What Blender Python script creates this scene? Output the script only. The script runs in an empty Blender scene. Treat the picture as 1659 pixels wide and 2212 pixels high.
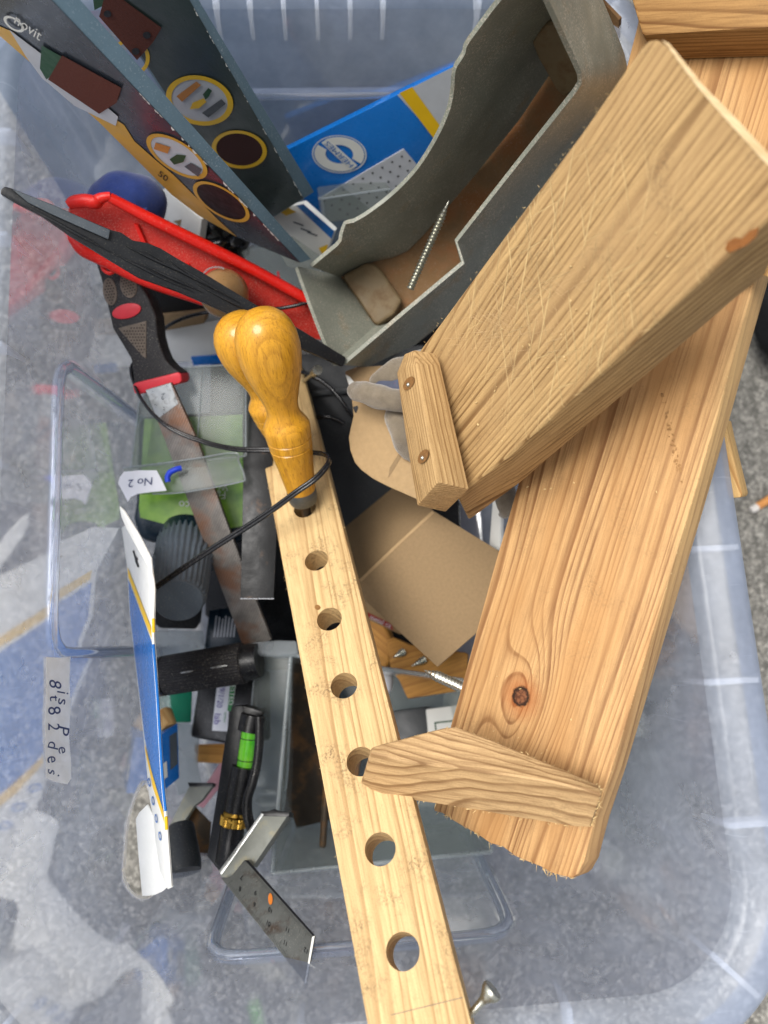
import bpy, bmesh, math, random
from mathutils import Matrix, Vector, noise as mnoise
random.seed(7)
S = bpy.context.scene
COL = S.collection
R = math.radians
PI = math.pi

# ------------------------------------------------------------------ camera
FPX = 1533.0                      # focal length in units of a 1659 x 2212 frame
CR = Matrix(((0.99681211, 0.04674343, -0.06465809),
             (-0.05795181, 0.98120107, -0.18408165),
             (0.05483798, 0.18724188, 0.98078197)))
CP = Vector((-0.00606951, -0.1060469, 0.70015446))
cam = bpy.data.cameras.new("camera")
cam.sensor_fit = 'VERTICAL'; cam.sensor_height = 36.0; cam.lens = FPX / 2212 * 36
cam.clip_start = 0.01; cam.clip_end = 60
cam.dof.use_dof = True; cam.dof.focus_distance = 0.395; cam.dof.aperture_fstop = 5.8
camo = bpy.data.objects.new("camera", cam); COL.objects.link(camo)
camo.matrix_world = Matrix.Translation(CP) @ CR.to_4x4()
S.camera = camo

# ------------------------------------------------------------------ world, sun, exposure
SUN_EL, SUN_AZ = R(64), R(285)     # soft light of an overcast day, high, from the left
w = bpy.data.worlds.new("World"); S.world = w; w.use_nodes = True
nt = w.node_tree; nt.nodes.clear()
sky = nt.nodes.new('ShaderNodeTexSky'); sky.sky_type = 'NISHITA'; sky.sun_disc = False
sky.sun_elevation = SUN_EL; sky.sun_rotation = SUN_AZ
sky.air_density = 1.0; sky.dust_density = 4.0; sky.ozone_density = 1.0
hs = nt.nodes.new('ShaderNodeHueSaturation'); hs.inputs['Saturation'].default_value = 0.22
bg = nt.nodes.new('ShaderNodeBackground'); bg.inputs['Strength'].default_value = 0.13
wo = nt.nodes.new('ShaderNodeOutputWorld')
nt.links.new(sky.outputs[0], hs.inputs['Color']); nt.links.new(hs.outputs[0], bg.inputs['Color'])
nt.links.new(bg.outputs[0], wo.inputs['Surface'])
sl = bpy.data.lights.new("sun", 'SUN'); sl.energy = 2.0; sl.angle = R(30); sl.color = (1.0, 0.965, 0.92)
so = bpy.data.objects.new("sun", sl); COL.objects.link(so)
sd = Vector((math.sin(SUN_AZ) * math.cos(SUN_EL), math.cos(SUN_AZ) * math.cos(SUN_EL), math.sin(SUN_EL)))
so.rotation_euler = sd.to_track_quat('Z', 'Y').to_euler(); so.location = (0, 0, 3)
S.view_settings.view_transform = 'Standard'; S.view_settings.look = 'None'
S.view_settings.exposure = 0.54; S.view_settings.gamma = 1.0; S.view_settings.use_curve_mapping = False
S.cycles.max_bounces = 8; S.cycles.transparent_max_bounces = 20; S.cycles.use_denoising = True
S.cycles.sample_clamp_indirect = 6.0

# ------------------------------------------------------------------ geometry helpers
def ray(u, v): return CR @ Vector(((u - 829.5) / FPX, (1106 - v) / FPX, -1.0))
def D(u, v, d): return CP + ray(u, v) * d            # a point at distance d in front of the lens
def Zp(u, v, z):
    r = ray(u, v); return CP + r * ((z - CP.z) / r.z)
class Face:                                          # the plane of a flat face, through three points
    def __init__(s, a, b, c):
        s.q = D(*a); n = (D(*b) - s.q).cross(D(*c) - s.q).normalized()
        if n.dot(CP - s.q) < 0: n = -n
        s.n = n
    def p(s, u, v, off=0.0):
        r = ray(u, v); q = s.q + s.n * off
        return CP + r * ((q - CP).dot(s.n) / r.dot(s.n))
WM = {}
def frame(o, x=None, z=None):
    if x is None or x.length < 1e-6: return Matrix.Translation(o)
    x = x.normalized(); z = (z - x * z.dot(x)).normalized(); y = z.cross(x)
    m = Matrix((x, y, z)).transposed().to_4x4(); m.translation = o; return m
def link(name, me, parent, fr):
    ob = bpy.data.objects.new(name, me); COL.objects.link(ob)
    WM[ob.name] = fr.copy()
    if parent is not None:
        ob.parent = parent; ob.matrix_basis = WM[parent.name].inverted() @ fr
    else: ob.matrix_basis = fr
    return ob
def thing(name, label, cat, base, group=None):
    ob = link(name, None, None, Matrix.Translation(base)); ob.empty_display_size = 0.01
    return tag(ob, label, cat, group)
def tag(ob, label, cat, group=None):
    ob['label'] = label; ob['category'] = cat
    if group: ob['group'] = group
    return ob
def finish(name, bm, mat, parent=None, fr=None, bevel=0, seg=2, smooth=False, angle=32):
    """bm holds world coordinates; links it as one object whose local axes are fr"""
    if fr is None:
        c = Vector((0, 0, 0))
        for v in bm.verts: c += v.co
        fr = Matrix.Translation(c / max(1, len(bm.verts)))
    bm.transform(fr.inverted())
    bmesh.ops.recalc_face_normals(bm, faces=bm.faces[:])
    if bevel:
        es = [e for e in bm.edges if len(e.link_faces) == 2 and e.calc_face_angle(0) > R(25)]
        bmesh.ops.bevel(bm, geom=es, offset=bevel, segments=seg, profile=0.6, affect='EDGES', clamp_overlap=True)
    me = bpy.data.meshes.new(name); bm.to_mesh(me); bm.free()
    me.materials.append(mat)
    if smooth or bevel:
        for p in me.polygons: p.use_smooth = True
        try: me.set_sharp_from_angle(angle=R(angle))
        except Exception: pass
    return link(name, me, parent, fr)
def prism(top, thick, n, bm=None):
    bm = bm or bmesh.new()
    a = [bm.verts.new(p) for p in top]; b = [bm.verts.new(p - n * thick) for p in top]
    bm.faces.new(a); bm.faces.new(b[::-1]); k = len(a)
    for i in range(k): bm.faces.new((a[i], b[i], b[(i + 1) % k], a[(i + 1) % k]))
    return bm
def slab(name, F, uv, thick, mat, parent=None, xdir=None, bevel=0.0006, off=0.0, seg=2):
    """flat piece on plane F with outline uv, thickness going away from the viewer; local X along xdir"""
    pts = [F.p(u, v, off) for u, v in uv]
    bm = prism(pts, thick, F.n)
    c = sum(pts, Vector()) / len(pts)
    if xdir: x = F.p(*xdir[1]) - F.p(*xdir[0])
    else: x = pts[1] - pts[0]
    return finish(name, bm, mat, parent, frame(c, x, F.n), bevel, seg)
def decal(name, F, uv, mat, parent, off=0.0003):
    pts = [F.p(u, v, off) for u, v in uv]; bm = bmesh.new()
    bm.faces.new([bm.verts.new(p) for p in pts])
    c = sum(pts, Vector()) / len(pts)
    ob = finish(name, bm, mat, parent, frame(c, pts[1] - pts[0], F.n)); return ob
def multi(name, F, polys, mat, parent, off=0.0003):
    """many marks too small to pick apart, joined into one part"""
    bm = bmesh.new()
    for uv in polys: bm.faces.new([bm.verts.new(F.p(u, v, off)) for u, v in uv])
    o = finish(name, bm, mat, parent); o['kind'] = 'stuff'; return o
def ell(cu, cv, a, b, rot=0, n=36, t0=0, t1=360):
    o = []
    full = abs(t1 - t0) >= 360
    for i in range(n if full else n + 1):
        t = R(t0 + (t1 - t0) * i / n); x, y = a * math.cos(t), b * math.sin(t)
        o.append((cu + x * math.cos(R(rot)) - y * math.sin(R(rot)), cv + x * math.sin(R(rot)) + y * math.cos(R(rot))))
    return o
def ring(name, F, c, a, b, k, rot, mat, parent, off=0.0003, n=40):
    o = ell(*c, a, b, rot, n); i = ell(*c, a * k, b * k, rot, n); bm = bmesh.new()
    ov = [bm.verts.new(F.p(*p, off)) for p in o]; iv = [bm.verts.new(F.p(*p, off)) for p in i]
    for j in range(n): bm.faces.new((ov[j], ov[(j + 1) % n], iv[(j + 1) % n], iv[j]))
    return finish(name, bm, mat, parent)
_fc = {}
def glyphs(s):
    if s not in _fc:
        cu = bpy.data.curves.new("t", 'FONT'); cu.body = s; cu.size = 1.0; cu.align_x = 'CENTER'; cu.align_y = 'CENTER'
        cu.resolution_u = 3
        ob = bpy.data.objects.new("t", cu); COL.objects.link(ob)
        me = bpy.data.meshes.new_from_object(ob.evaluated_get(bpy.context.evaluated_depsgraph_get()))
        _fc[s] = ([v.co.copy() for v in me.vertices], [tuple(p.vertices) for p in me.polygons])
        bpy.data.objects.remove(ob); bpy.data.curves.remove(cu); bpy.data.meshes.remove(me)
    return _fc[s]
def lettering(name, F, s, uv, xv, yv, mat, parent, off=0.0004):
    """print s on plane F: centre at uv, xv and yv are the directions (in frame units) of one em along and up"""
    vs, fs = glyphs(s); bm = bmesh.new()
    q = [bm.verts.new(F.p(uv[0] + c.x * xv[0] + c.y * yv[0], uv[1] + c.x * xv[1] + c.y * yv[1], off)) for c in vs]
    for f in fs:
        try: bm.faces.new([q[i] for i in f])
        except ValueError: pass
    return finish(name, bm, mat, parent)
def hull(name, pts, faces, mat, parent=None, bevel=0.0006, fr=None, seg=2):
    bm = bmesh.new(); vs = [bm.verts.new(p) for p in pts]
    for f in faces: bm.faces.new([vs[i] for i in f])
    return finish(name, bm, mat, parent, fr, bevel, seg)
BOXF = [(0, 1, 2, 3), (7, 6, 5, 4), (0, 4, 5, 1), (1, 5, 6, 2), (2, 6, 7, 3), (3, 7, 4, 0)]
def catmull(P, n=8):
    P = [Vector(p) for p in P]; o = []
    for i in range(len(P) - 1):
        a, b, c, d = P[max(0, i - 1)], P[i], P[i + 1], P[min(len(P) - 1, i + 2)]
        for k in range(n):
            t = k / n
            o.append(0.5 * ((2 * b) + (c - a) * t + (2 * a - 5 * b + 4 * c - d) * t * t + (3 * b - a - 3 * c + d) * t ** 3))
    o.append(P[-1]); return o
def sweep(name, P, rad, mat, parent=None, n=8, sides=10, flat=1.0, wob=0.0, bm=None, fin=True, up=None):
    """tube along P; rad is a number or a list with one radius per control point"""
    if not isinstance(rad, (list, tuple)): rad = [rad] * len(P)
    pts = catmull(P, n)
    rr = [r.x for r in catmull([Vector((r, 0, 0)) for r in rad], n)]
    bm = bm or bmesh.new(); prev = None
    up = up or (CP - pts[0]).normalized(); rings = []
    for i, p in enumerate(pts):
        t = (pts[min(i + 1, len(pts) - 1)] - pts[max(0, i - 1)]).normalized()
        s = t.cross(up).normalized(); q = s.cross(t)
        rg = []
        for k in range(sides):
            a = 2 * PI * k / sides; r = max(rr[i], 1e-5)
            co = p + s * (math.cos(a) * r) + q * (math.sin(a) * r * flat)
            if wob: co += mnoise.noise_vector(co * 120) * wob
            rg.append(bm.verts.new(co))
        rings.append(rg)
    for a, b in zip(rings, rings[1:]):
        for k in range(sides): bm.faces.new((a[k], a[(k + 1) % sides], b[(k + 1) % sides], b[k]))
    bm.faces.new(rings[0][::-1]); bm.faces.new(rings[-1])
    if not fin: return bm
    return finish(name, bm, mat, parent, frame(pts[0], pts[-1] - pts[0], up), smooth=True, angle=50)
def lathe(name, A, B, prof, mat, parent=None, sides=28, gear=0.0, ngear=0, angle=40):
    """profile [(t, r)] turned about A-B, t from 0 to 1 along it"""
    ax = (B - A); x = ax.normalized(); s = x.orthogonal().normalized(); q = x.cross(s); bm = bmesh.new(); rings = []
    for t, r in prof:
        rg = []
        for k in range(sides):
            a = 2 * PI * k / sides; rk = max(r, 1e-5)
            if ngear: rk *= 1 - gear * (0.5 + 0.5 * math.cos(a * ngear))
            rg.append(bm.verts.new(A + ax * t + (s * math.cos(a) + q * math.sin(a)) * rk))
        rings.append(rg)
    for a, b in zip(rings, rings[1:]):
        for k in range(sides): bm.faces.new((a[k], a[(k + 1) % sides], b[(k + 1) % sides], b[k]))
    bm.faces.new(rings[0][::-1]); bm.faces.new(rings[-1])
    return finish(name, bm, mat, parent, frame(A, ax, (CP - A)), smooth=True, angle=angle)
def resample(P, n):
    L = [0.0]
    for a, b in zip(P, P[1:]): L.append(L[-1] + (b - a).length)
    o = []
    for i in range(n):
        s = L[-1] * i / (n - 1); k = 0
        while k < len(L) - 2 and L[k + 1] < s: k += 1
        o.append(P[k].lerp(P[k + 1], (s - L[k]) / max(1e-9, L[k + 1] - L[k])))
    return o
def loft(name, A, B, thick, mat, parent=None, n=None, m=4, sm=False):
    """bent sheet of even thickness between the polylines A and B"""
    if n: A, B = resample(A, n), resample(B, n)
    n = len(A); G = [[A[i].lerp(B[i], j / m) for i in range(n)] for j in range(m + 1)]
    def nor(i, j):
        a = G[j][min(i + 1, n - 1)] - G[j][max(i - 1, 0)]; b = G[min(j + 1, m)][i] - G[max(j - 1, 0)][i]
        return a.cross(b).normalized()
    bm = bmesh.new()
    f = [[bm.verts.new(G[j][i] + nor(i, j) * thick / 2) for i in range(n)] for j in range(m + 1)]
    k = [[bm.verts.new(G[j][i] - nor(i, j) * thick / 2) for i in range(n)] for j in range(m + 1)]
    for j in range(m):
        for i in range(n - 1):
            bm.faces.new((f[j][i], f[j][i + 1], f[j + 1][i + 1], f[j + 1][i])); bm.faces.new((k[j][i], k[j + 1][i], k[j + 1][i + 1], k[j][i + 1]))
    for i in range(n - 1):
        bm.faces.new((f[0][i], k[0][i], k[0][i + 1], f[0][i + 1])); bm.faces.new((f[m][i], f[m][i + 1], k[m][i + 1], k[m][i]))
    for j in range(m):
        bm.faces.new((f[j][0], f[j + 1][0], k[j + 1][0], k[j][0])); bm.faces.new((f[j][-1], k[j][-1], k[j + 1][-1], f[j + 1][-1]))
    return finish(name, bm, mat, parent, None, smooth=True, angle=35)
def lump(name, c, ax, mat, parent=None, amp=0.2, sc=60, seg=20, squash=None):
    """crumpled rounded body with half-axes ax"""
    bm = bmesh.new(); bmesh.ops.create_icosphere(bm, subdivisions=4, radius=1)
    for v in bm.verts:
        p = v.co.copy(); k = 1 + amp * mnoise.fractal(Vector((p.x * ax[0], p.y * ax[1], p.z * ax[2])) * sc + c * 31, 1.0, 2.0, 3)
        v.co = c + Vector((p.x * ax[0], p.y * ax[1], p.z * ax[2])) * k
    return finish(name, bm, mat, parent, None, smooth=True, angle=60)

# ------------------------------------------------------------------ material helpers
def lin(h):
    h = h.lstrip('#'); o = []
    for i in (0, 2, 4):
        c = int(h[i:i + 2], 16) / 255; o.append(c / 12.92 if c <= 0.04045 else ((c + 0.055) / 1.055) ** 2.4)
    return tuple(o) + (1.0,)
class NT:
    def __init__(s, name):
        s.m = bpy.data.materials.new(name); s.m.use_nodes = True; s.t = s.m.node_tree; s.t.nodes.clear()
        s.out = s.n('ShaderNodeOutputMaterial')
    def n(s, k, **kw):
        x = s.t.nodes.new(k)
        for a, b in kw.items(): setattr(x, a, b)
        return x
    def put(s, sock, v):
        if hasattr(v, 'is_linked') or hasattr(v, 'links'): s.t.links.new(v, sock)
        else: sock.default_value = v
    def math(s, op, a, b=0.0, c=None):
        x = s.n('ShaderNodeMath', operation=op); s.put(x.inputs[0], a); s.put(x.inputs[1], b)
        if c is not None: s.put(x.inputs[2], c)
        return x.outputs[0]
    def noise(s, vec, scale, detail=2.0, rough=0.5, out=0, dim='3D'):
        x = s.n('ShaderNodeTexNoise', noise_dimensions=dim); s.t.links.new(vec, x.inputs['Vector'])
        x.inputs['Scale'].default_value = scale; x.inputs['Detail'].default_value = detail; x.inputs['Roughness'].default_value = rough
        return x.outputs[out]
    def vmul(s, vec, k):
        x = s.n('ShaderNodeVectorMath', operation='MULTIPLY'); s.t.links.new(vec, x.inputs[0]); x.inputs[1].default_value = k
        return x.outputs[0]
    def mix(s, f, a, b, mode='MIX'):
        x = s.n('ShaderNodeMix', data_type='RGBA', blend_type=mode); s.put(x.inputs[0], f); s.put(x.inputs[6], a); s.put(x.inputs[7], b)
        return x.outputs[2]
    def ramp(s, f, *st):
        x = s.n('ShaderNodeValToRGB'); s.put(x.inputs[0], f); e = x.color_ramp.elements
        while len(e) < len(st): e.new(0.5)
        for i, (p, c) in enumerate(st): e[i].position = p; e[i].color = c if isinstance(c, tuple) else (c, c, c, 1)
        return x.outputs[0]
    def obj(s): return s.n('ShaderNodeTexCoord').outputs['Object']
    def bump(s, h, strength, dist):
        x = s.n('ShaderNodeBump'); s.t.links.new(h, x.inputs['Height']); x.inputs['Strength'].default_value = strength
        x.inputs['Distance'].default_value = dist; return x.outputs[0]
    def bsdf(s, col, rough, metal=0.0, nrm=None, spec=0.5, coat=0.0, sheen=0.0):
        b = s.n('ShaderNodeBsdfPrincipled'); s.put(b.inputs['Base Color'], col); s.put(b.inputs['Roughness'], rough)
        b.inputs['Metallic'].default_value = metal; b.inputs['Specular IOR Level'].default_value = spec
        b.inputs['Coat Weight'].default_value = coat; b.inputs['Coat Roughness'].default_value = 0.12
        b.inputs['Sheen Weight'].default_value = sheen
        if nrm is not None: s.t.links.new(nrm, b.inputs['Normal'])
        return b.outputs[0]
    def done(s, sh): s.t.links.new(sh, s.out.inputs['Surface']); return s.m
def sc(c, k): return (c[0] * k, c[1] * k, c[2] * k, 1.0)
def plain(name, col, rough=0.45, metal=0.0, var=0.18, nsc=90, bump=0.15, dust=0.0, dustcol='#b9b0a0', coat=0.0, spec=0.32, spot=None, spotk=0.6, spotsc=60, sheen=0.0):
    """surface of one stuff with uneven tone, fine relief, specks of dust and optional stains of colour spot"""
    N = NT(name); o = N.obj(); c = lin(col) if isinstance(col, str) else col
    n1 = N.noise(o, nsc, 4, 0.6); C = N.ramp(n1, (0.25, sc(c, 1 - var)), (0.75, sc(c, 1 + var)))
    if spot:
        k = N.ramp(N.noise(o, spotsc, 5, 0.65), (spotk - 0.08, 0.0), (spotk + 0.08, 1.0)); C = N.mix(k, C, lin(spot))
    if dust:
        k = N.ramp(N.noise(o, 900, 3, 0.7), (0.62 - 0.1 * dust, 0.0), (0.74 - 0.1 * dust, 1.0))
        k2 = N.ramp(N.noise(o, 45, 3, 0.6), (0.35, 0.15), (0.7, 1.0)); k = N.math('MULTIPLY', k, k2); k = N.math('MULTIPLY', k, min(1.0, dust))
        C = N.mix(k, C, lin(dustcol))
    rr = N.ramp(N.noise(o, nsc * 1.7, 3, 0.6), (0.3, max(0.03, rough - 0.1)), (0.75, min(1, rough + 0.12)))
    nb = N.bump(N.noise(o, nsc * 8, 3, 0.6), bump, 0.0006) if bump else None
    return N.done(N.bsdf(C, rr, metal, nb, spec, coat, sheen))
def wood(name, light, dark, pith=(0.10, -0.06), tilt=(0.0, 0.0), gap=0.004, knots=(), fibre=1.0, stain=0.35, rough=0.62, deep=0.85, warp=0.006, scratch=0.0, warm=None, coat=0.0, relief=0.5, fleck=0.0, sap=None):
    """sawn softwood: growth rings round a pith that runs along local X; the same rings show on sides and end grain"""
    N = NT(name); o = N.obj(); sp = N.n('ShaderNodeSeparateXYZ'); N.t.links.new(o, sp.inputs[0]); X, Y, Z = sp.outputs
    lo = N.vmul(o, (3.0, 14.0, 14.0)); wn = N.noise(lo, 1.0, 2, 0.5, out=1)
    ws = N.n('ShaderNodeSeparateXYZ'); N.t.links.new(wn, ws.inputs[0])
    y = N.math('ADD', N.math('ADD', Y, -pith[0]), N.math('MULTIPLY', X, tilt[0])); y = N.math('ADD', y, N.math('MULTIPLY', N.math('ADD', ws.outputs[0], -0.5), warp * 2))
    z = N.math('ADD', N.math('ADD', Z, -pith[1]), N.math('MULTIPLY', X, tilt[1])); z = N.math('ADD', z, N.math('MULTIPLY', N.math('ADD', ws.outputs[1], -0.5), warp * 2))
    kn = None
    for (kx, ky, kr, sx, sy, amp) in knots:
        dx = N.math('MULTIPLY', N.math('ADD', X, -kx), 1 / sx); dy = N.math('MULTIPLY', N.math('ADD', Y, -ky), 1 / sy)
        d2 = N.math('ADD', N.math('MULTIPLY', dx, dx), N.math('MULTIPLY', dy, dy))
        g = N.math('POWER', 2.718, N.math('MULTIPLY', d2, -1.0))
        y = N.math('ADD', y, N.math('MULTIPLY', g, amp))
    r = N.math('SQRT', N.math('ADD', N.math('MULTIPLY', y, y), N.math('MULTIPLY', z, z)))
    cb = N.n('ShaderNodeCombineXYZ'); N.put(cb.inputs[0], r)
    rn = N.noise(cb.outputs[0], 55, 2, 0.5)                     # ring widths differ from year to year
    ph = N.math('FRACT', N.math('ADD', N.math('DIVIDE', r, gap), N.math('MULTIPLY', rn, 7.0)))
    prof = N.ramp(ph, (0.0, 0.0), (0.45, 0.10), (0.68, 0.45), (0.82, 1.0), (0.93, 0.9), (1.0, 0.0))
    yr = N.noise(cb.outputs[0], 140, 1, 0.5); prof = N.math('MULTIPLY', prof, N.ramp(yr, (0.3, 0.6 * deep), (0.6, deep)))
    fi = N.noise(N.vmul(o, (26, 620, 620)), 1.0, 4, 0.75)       # fibres
    fi2 = N.noise(N.vmul(o, (9, 160, 160)), 1.0, 3, 0.6)
    C = N.mix(prof, lin(light), lin(dark))
    C = N.mix(N.ramp(fi, (0.42, 0.0), (0.68, 0.62 * fibre)), C, sc(lin(dark), 0.85))
    C = N.mix(N.ramp(fi2, (0.45, 0.0), (0.75, 0.5 * fibre)), C, sc(lin(light), 1.12))
    gr = N.noise(o, 1500, 2, 0.8); C = N.mix(N.ramp(gr, (0.5, 0.0), (0.72, 0.3)), C, sc(lin(dark), 0.7))   # pores
    if warm: C = N.mix(N.ramp(N.noise(N.vmul(o, (8, 40, 40)), 1.0, 2), (0.42, 0.0), (0.68, 0.75)), C, lin(warm))
    if sap:                                                     # pale sapwood towards one edge of the board
        e = N.math('ADD', N.math('SUBTRACT', sap[0], Y), N.math('MULTIPLY', N.math('ADD', N.noise(N.vmul(o, (14, 60, 60)), 1.0, 3), -0.5), 0.010))
        C = N.mix(N.math('MULTIPLY', N.ramp(N.math('DIVIDE', e, 0.008), (0.0, 0.0), (1.0, 1.0)), 0.62), C, lin(sap[1]))
    if fleck:
        k = N.ramp(N.noise(N.vmul(o, (190, 1000, 1000)), 1.0, 1, 0.4), (0.62, 0.0), (0.68, fleck)); C = N.mix(k, C, lin('#7a4a12'))
    if stain:                                                   # handling dirt in the pores
        a = N.ramp(N.noise(o, 38, 4, 0.7), (0.52, 0.0), (0.70, 1.0)); b = N.ramp(N.noise(o, 700, 3, 0.7), (0.44, 0.0), (0.60, 1.0))
        C = N.mix(N.math('MULTIPLY', N.math('MULTIPLY', a, b), stain), C, lin('#5d4a34'))
        k = N.ramp(N.noise(N.vmul(o, (60, 240, 240)), 1.0, 2), (0.74, 0.0), (0.79, 1.0)); C = N.mix(N.math('MULTIPLY', k, stain), C, lin('#4c3b2c'))
    for (kx, ky, kr, sx, sy, amp) in knots:
        if kr <= 0: continue
        dx = N.math('ADD', X, -kx); dy = N.math('ADD', Y, -ky)
        dd = N.math('SQRT', N.math('ADD', N.math('MULTIPLY', dx, dx), N.math('MULTIPLY', dy, dy)))
        dd = N.math('ADD', dd, N.math('MULTIPLY', N.math('ADD', N.noise(o, 220, 4, 0.7), -0.5), kr * 1.0))
        q = N.math('DIVIDE', dd, kr)
        C = N.mix(N.ramp(N.math('DIVIDE', q, 6.0), (0.10, 0.9), (0.20, 0.6), (0.55, 0.0)), C, lin('#9c4f1c'))
        C = N.mix(N.ramp(q, (0.85, 0.9), (1.1, 0.0)), C, N.mix(N.ramp(N.noise(o, 500, 3), (0.4, 0.0), (0.6, 1.0)), lin('#4a2c1c'), lin('#7d5237'))); C = N.mix(N.ramp(N.math('ABSOLUTE', N.math('ADD', q, -1.0)), (0.06, 0.95), (0.34, 0.0)), C, lin('#1c110a'))
    h = N.math('ADD', N.math('MULTIPLY', fi, 0.8), N.math('MULTIPLY', prof, 0.12))
    if scratch:
        vv = N.n('ShaderNodeMapping'); N.t.links.new(o, vv.inputs[0]); vv.inputs['Rotation'].default_value = (0, 0, R(-38))
        s1 = N.noise(N.vmul(vv.outputs[0], (14, 520, 20)), 1.0, 2, 0.5)
        v2 = N.n('ShaderNodeMapping'); N.t.links.new(o, v2.inputs[0]); v2.inputs['Rotation'].default_value = (0, 0, R(-62))
        s2 = N.noise(N.vmul(v2.outputs[0], (16, 600, 20)), 1.0, 2, 0.5)
        v3 = N.n('ShaderNodeMapping'); N.t.links.new(o, v3.inputs[0]); v3.inputs['Rotation'].default_value = (0, 0, R(24))
        s3 = N.noise(N.vmul(v3.outputs[0], (18, 700, 20)), 1.0, 2, 0.5)
        sm = N.math('MAXIMUM', N.math('MAXIMUM', N.ramp(s1, (0.60, 0.0), (0.66, 1.0)), N.ramp(s2, (0.62, 0.0), (0.67, 1.0))), N.ramp(s3, (0.64, 0.0), (0.68, 1.0)))
        ar = N.ramp(N.math('ABSOLUTE', N.math('ADD', X, 0.02)), (0.025, 1.0), (0.075, 0.0))
        sm = N.math('MULTIPLY', N.math('MULTIPLY', N.math('MULTIPLY', sm, ar), N.math('GREATER_THAN', Z, -0.0035)), scratch)
        C = N.mix(sm, C, lin('#cdb07c')); h = N.math('ADD', h, N.math('MULTIPLY', sm, -1.2))
    return N.done(N.bsdf(C, rough, 0.0, N.bump(h, relief, 0.00045), 0.25, coat))
def clear(name, tint='#e9eef4', haze=0.12, hazecol='#c9d2de', f0=0.09, expo=3.6, rough=0.05, bump=0.0, bsc=30):
    """thin clear polypropylene: milky, letting most light through, mirroring at a slant"""
    N = NT(name); o = N.obj(); g = N.n('ShaderNodeNewGeometry')
    dp = N.n('ShaderNodeVectorMath', operation='DOT_PRODUCT'); N.t.links.new(g.outputs['Incoming'], dp.inputs[0]); N.t.links.new(g.outputs['Normal'], dp.inputs[1])
    c = N.math('SUBTRACT', 1.0, N.math('ABSOLUTE', dp.outputs['Value'])); F = N.math('ADD', N.math('MULTIPLY', N.math('POWER', c, expo), 1 - f0), f0)
    t = N.n('ShaderNodeBsdfTransparent'); t.inputs[0].default_value = lin(tint)
    d = N.n('ShaderNodeBsdfDiffuse'); d.inputs[0].default_value = lin(hazecol)
    tr = N.n('ShaderNodeBsdfTranslucent'); tr.inputs[0].default_value = lin(hazecol)
    m0 = N.n('ShaderNodeMixShader'); m0.inputs[0].default_value = 0.5; N.t.links.new(d.outputs[0], m0.inputs[1]); N.t.links.new(tr.outputs[0], m0.inputs[2])
    sm = N.ramp(N.noise(o, 22, 4, 0.65), (0.3, haze * 0.75), (0.75, haze * 1.3))
    sr = N.ramp(N.noise(N.vmul(o, (40, 300, 18)), 1.0, 2, 0.5), (0.66, 0.0), (0.72, 0.06))     # fine scratches
    m1 = N.n('ShaderNodeMixShader'); N.t.links.new(N.math('ADD', sm, sr), m1.inputs[0]); N.t.links.new(t.outputs[0], m1.inputs[1]); N.t.links.new(m0.outputs[0], m1.inputs[2])
    gl = N.n('ShaderNodeBsdfGlossy'); gl.inputs['Roughness'].default_value = rough; gl.inputs[0].default_value = (1, 1, 1, 1)
    if bump: N.t.links.new(N.bump(N.noise(o, bsc, 2, 0.5), bump, 0.002), gl.inputs['Normal'])
    m2 = N.n('ShaderNodeMixShader'); N.t.links.new(F, m2.inputs[0]); N.t.links.new(m1.outputs[0], m2.inputs[1]); N.t.links.new(gl.outputs[0], m2.inputs[2])
    return N.done(m2.outputs[0])

# ------------------------------------------------------------------ materials
M = {}
def asphalt():
    N = NT("asphalt"); o = N.obj()
    v = N.n('ShaderNodeTexVoronoi'); N.t.links.new(o, v.inputs['Vector']); v.inputs['Scale'].default_value = 200; v.inputs['Randomness'].default_value = 1
    sp = N.n('ShaderNodeSeparateColor'); N.t.links.new(v.outputs['Color'], sp.inputs[0])
    big = N.ramp(sp.outputs[0], (0.0, lin('#5c5b56')), (0.5, lin('#7b7972')), (0.82, lin('#8d8a83')), (1.0, lin('#aaa69c')))
    v2 = N.n('ShaderNodeTexVoronoi'); N.t.links.new(o, v2.inputs['Vector']); v2.inputs['Scale'].default_value = 420
    s2 = N.n('ShaderNodeSeparateColor'); N.t.links.new(v2.outputs['Color'], s2.inputs[0])
    C = N.mix(0.42, big, N.ramp(s2.outputs[0], (0.0, lin('#3d3c39')), (0.7, lin('#77746d')), (1.0, lin('#c6c2b8'))))
    C = N.mix(N.ramp(N.noise(o, 14, 3), (0.35, 0.0), (0.7, 0.35)), C, lin('#5f5c56'))
    h = N.math('ADD', N.math('MULTIPLY', v.outputs['Distance'], -60.0), N.noise(o, 600, 3))
    return N.done(N.bsdf(C, 0.85, 0, N.bump(h, 0.22, 0.0015), 0.3))
M['asphalt'] = asphalt()
M['tub'] = clear('clear_tub_plastic', '#e9eefa', 0.46, '#d0daef', 0.12, 2.4, 0.09, 0.06, 18)
M['tub_rim'] = clear('milky_rim_plastic', '#e9effc', 0.34, '#d3dff4', 0.02, 5.0, 0.32)
M['clear'] = clear('clear_box_plastic', '#eef1ee', 0.22, '#b4bbb8', 0.012, 5.0, 0.25)
M['bead'] = clear('tub_fold_plastic', '#f0f4fa', 0.30, '#dbe3ee', 0.16, 2.2, 0.10)
M['clear_edge'] = clear('clear_box_edge', '#f2f5f5', 0.36, '#c3cace', 0.03, 4.5, 0.25)
M['block'] = wood('shaded_weathered_pine', '#b89867', '#674726', (0.09, -0.125), (-0.05, 0.03), 0.0021, stain=0.5, deep=1.0, scratch=0.55, relief=1.0, warm='#a3845a')  # base tone also darkened for the photographer's shade over the block
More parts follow.
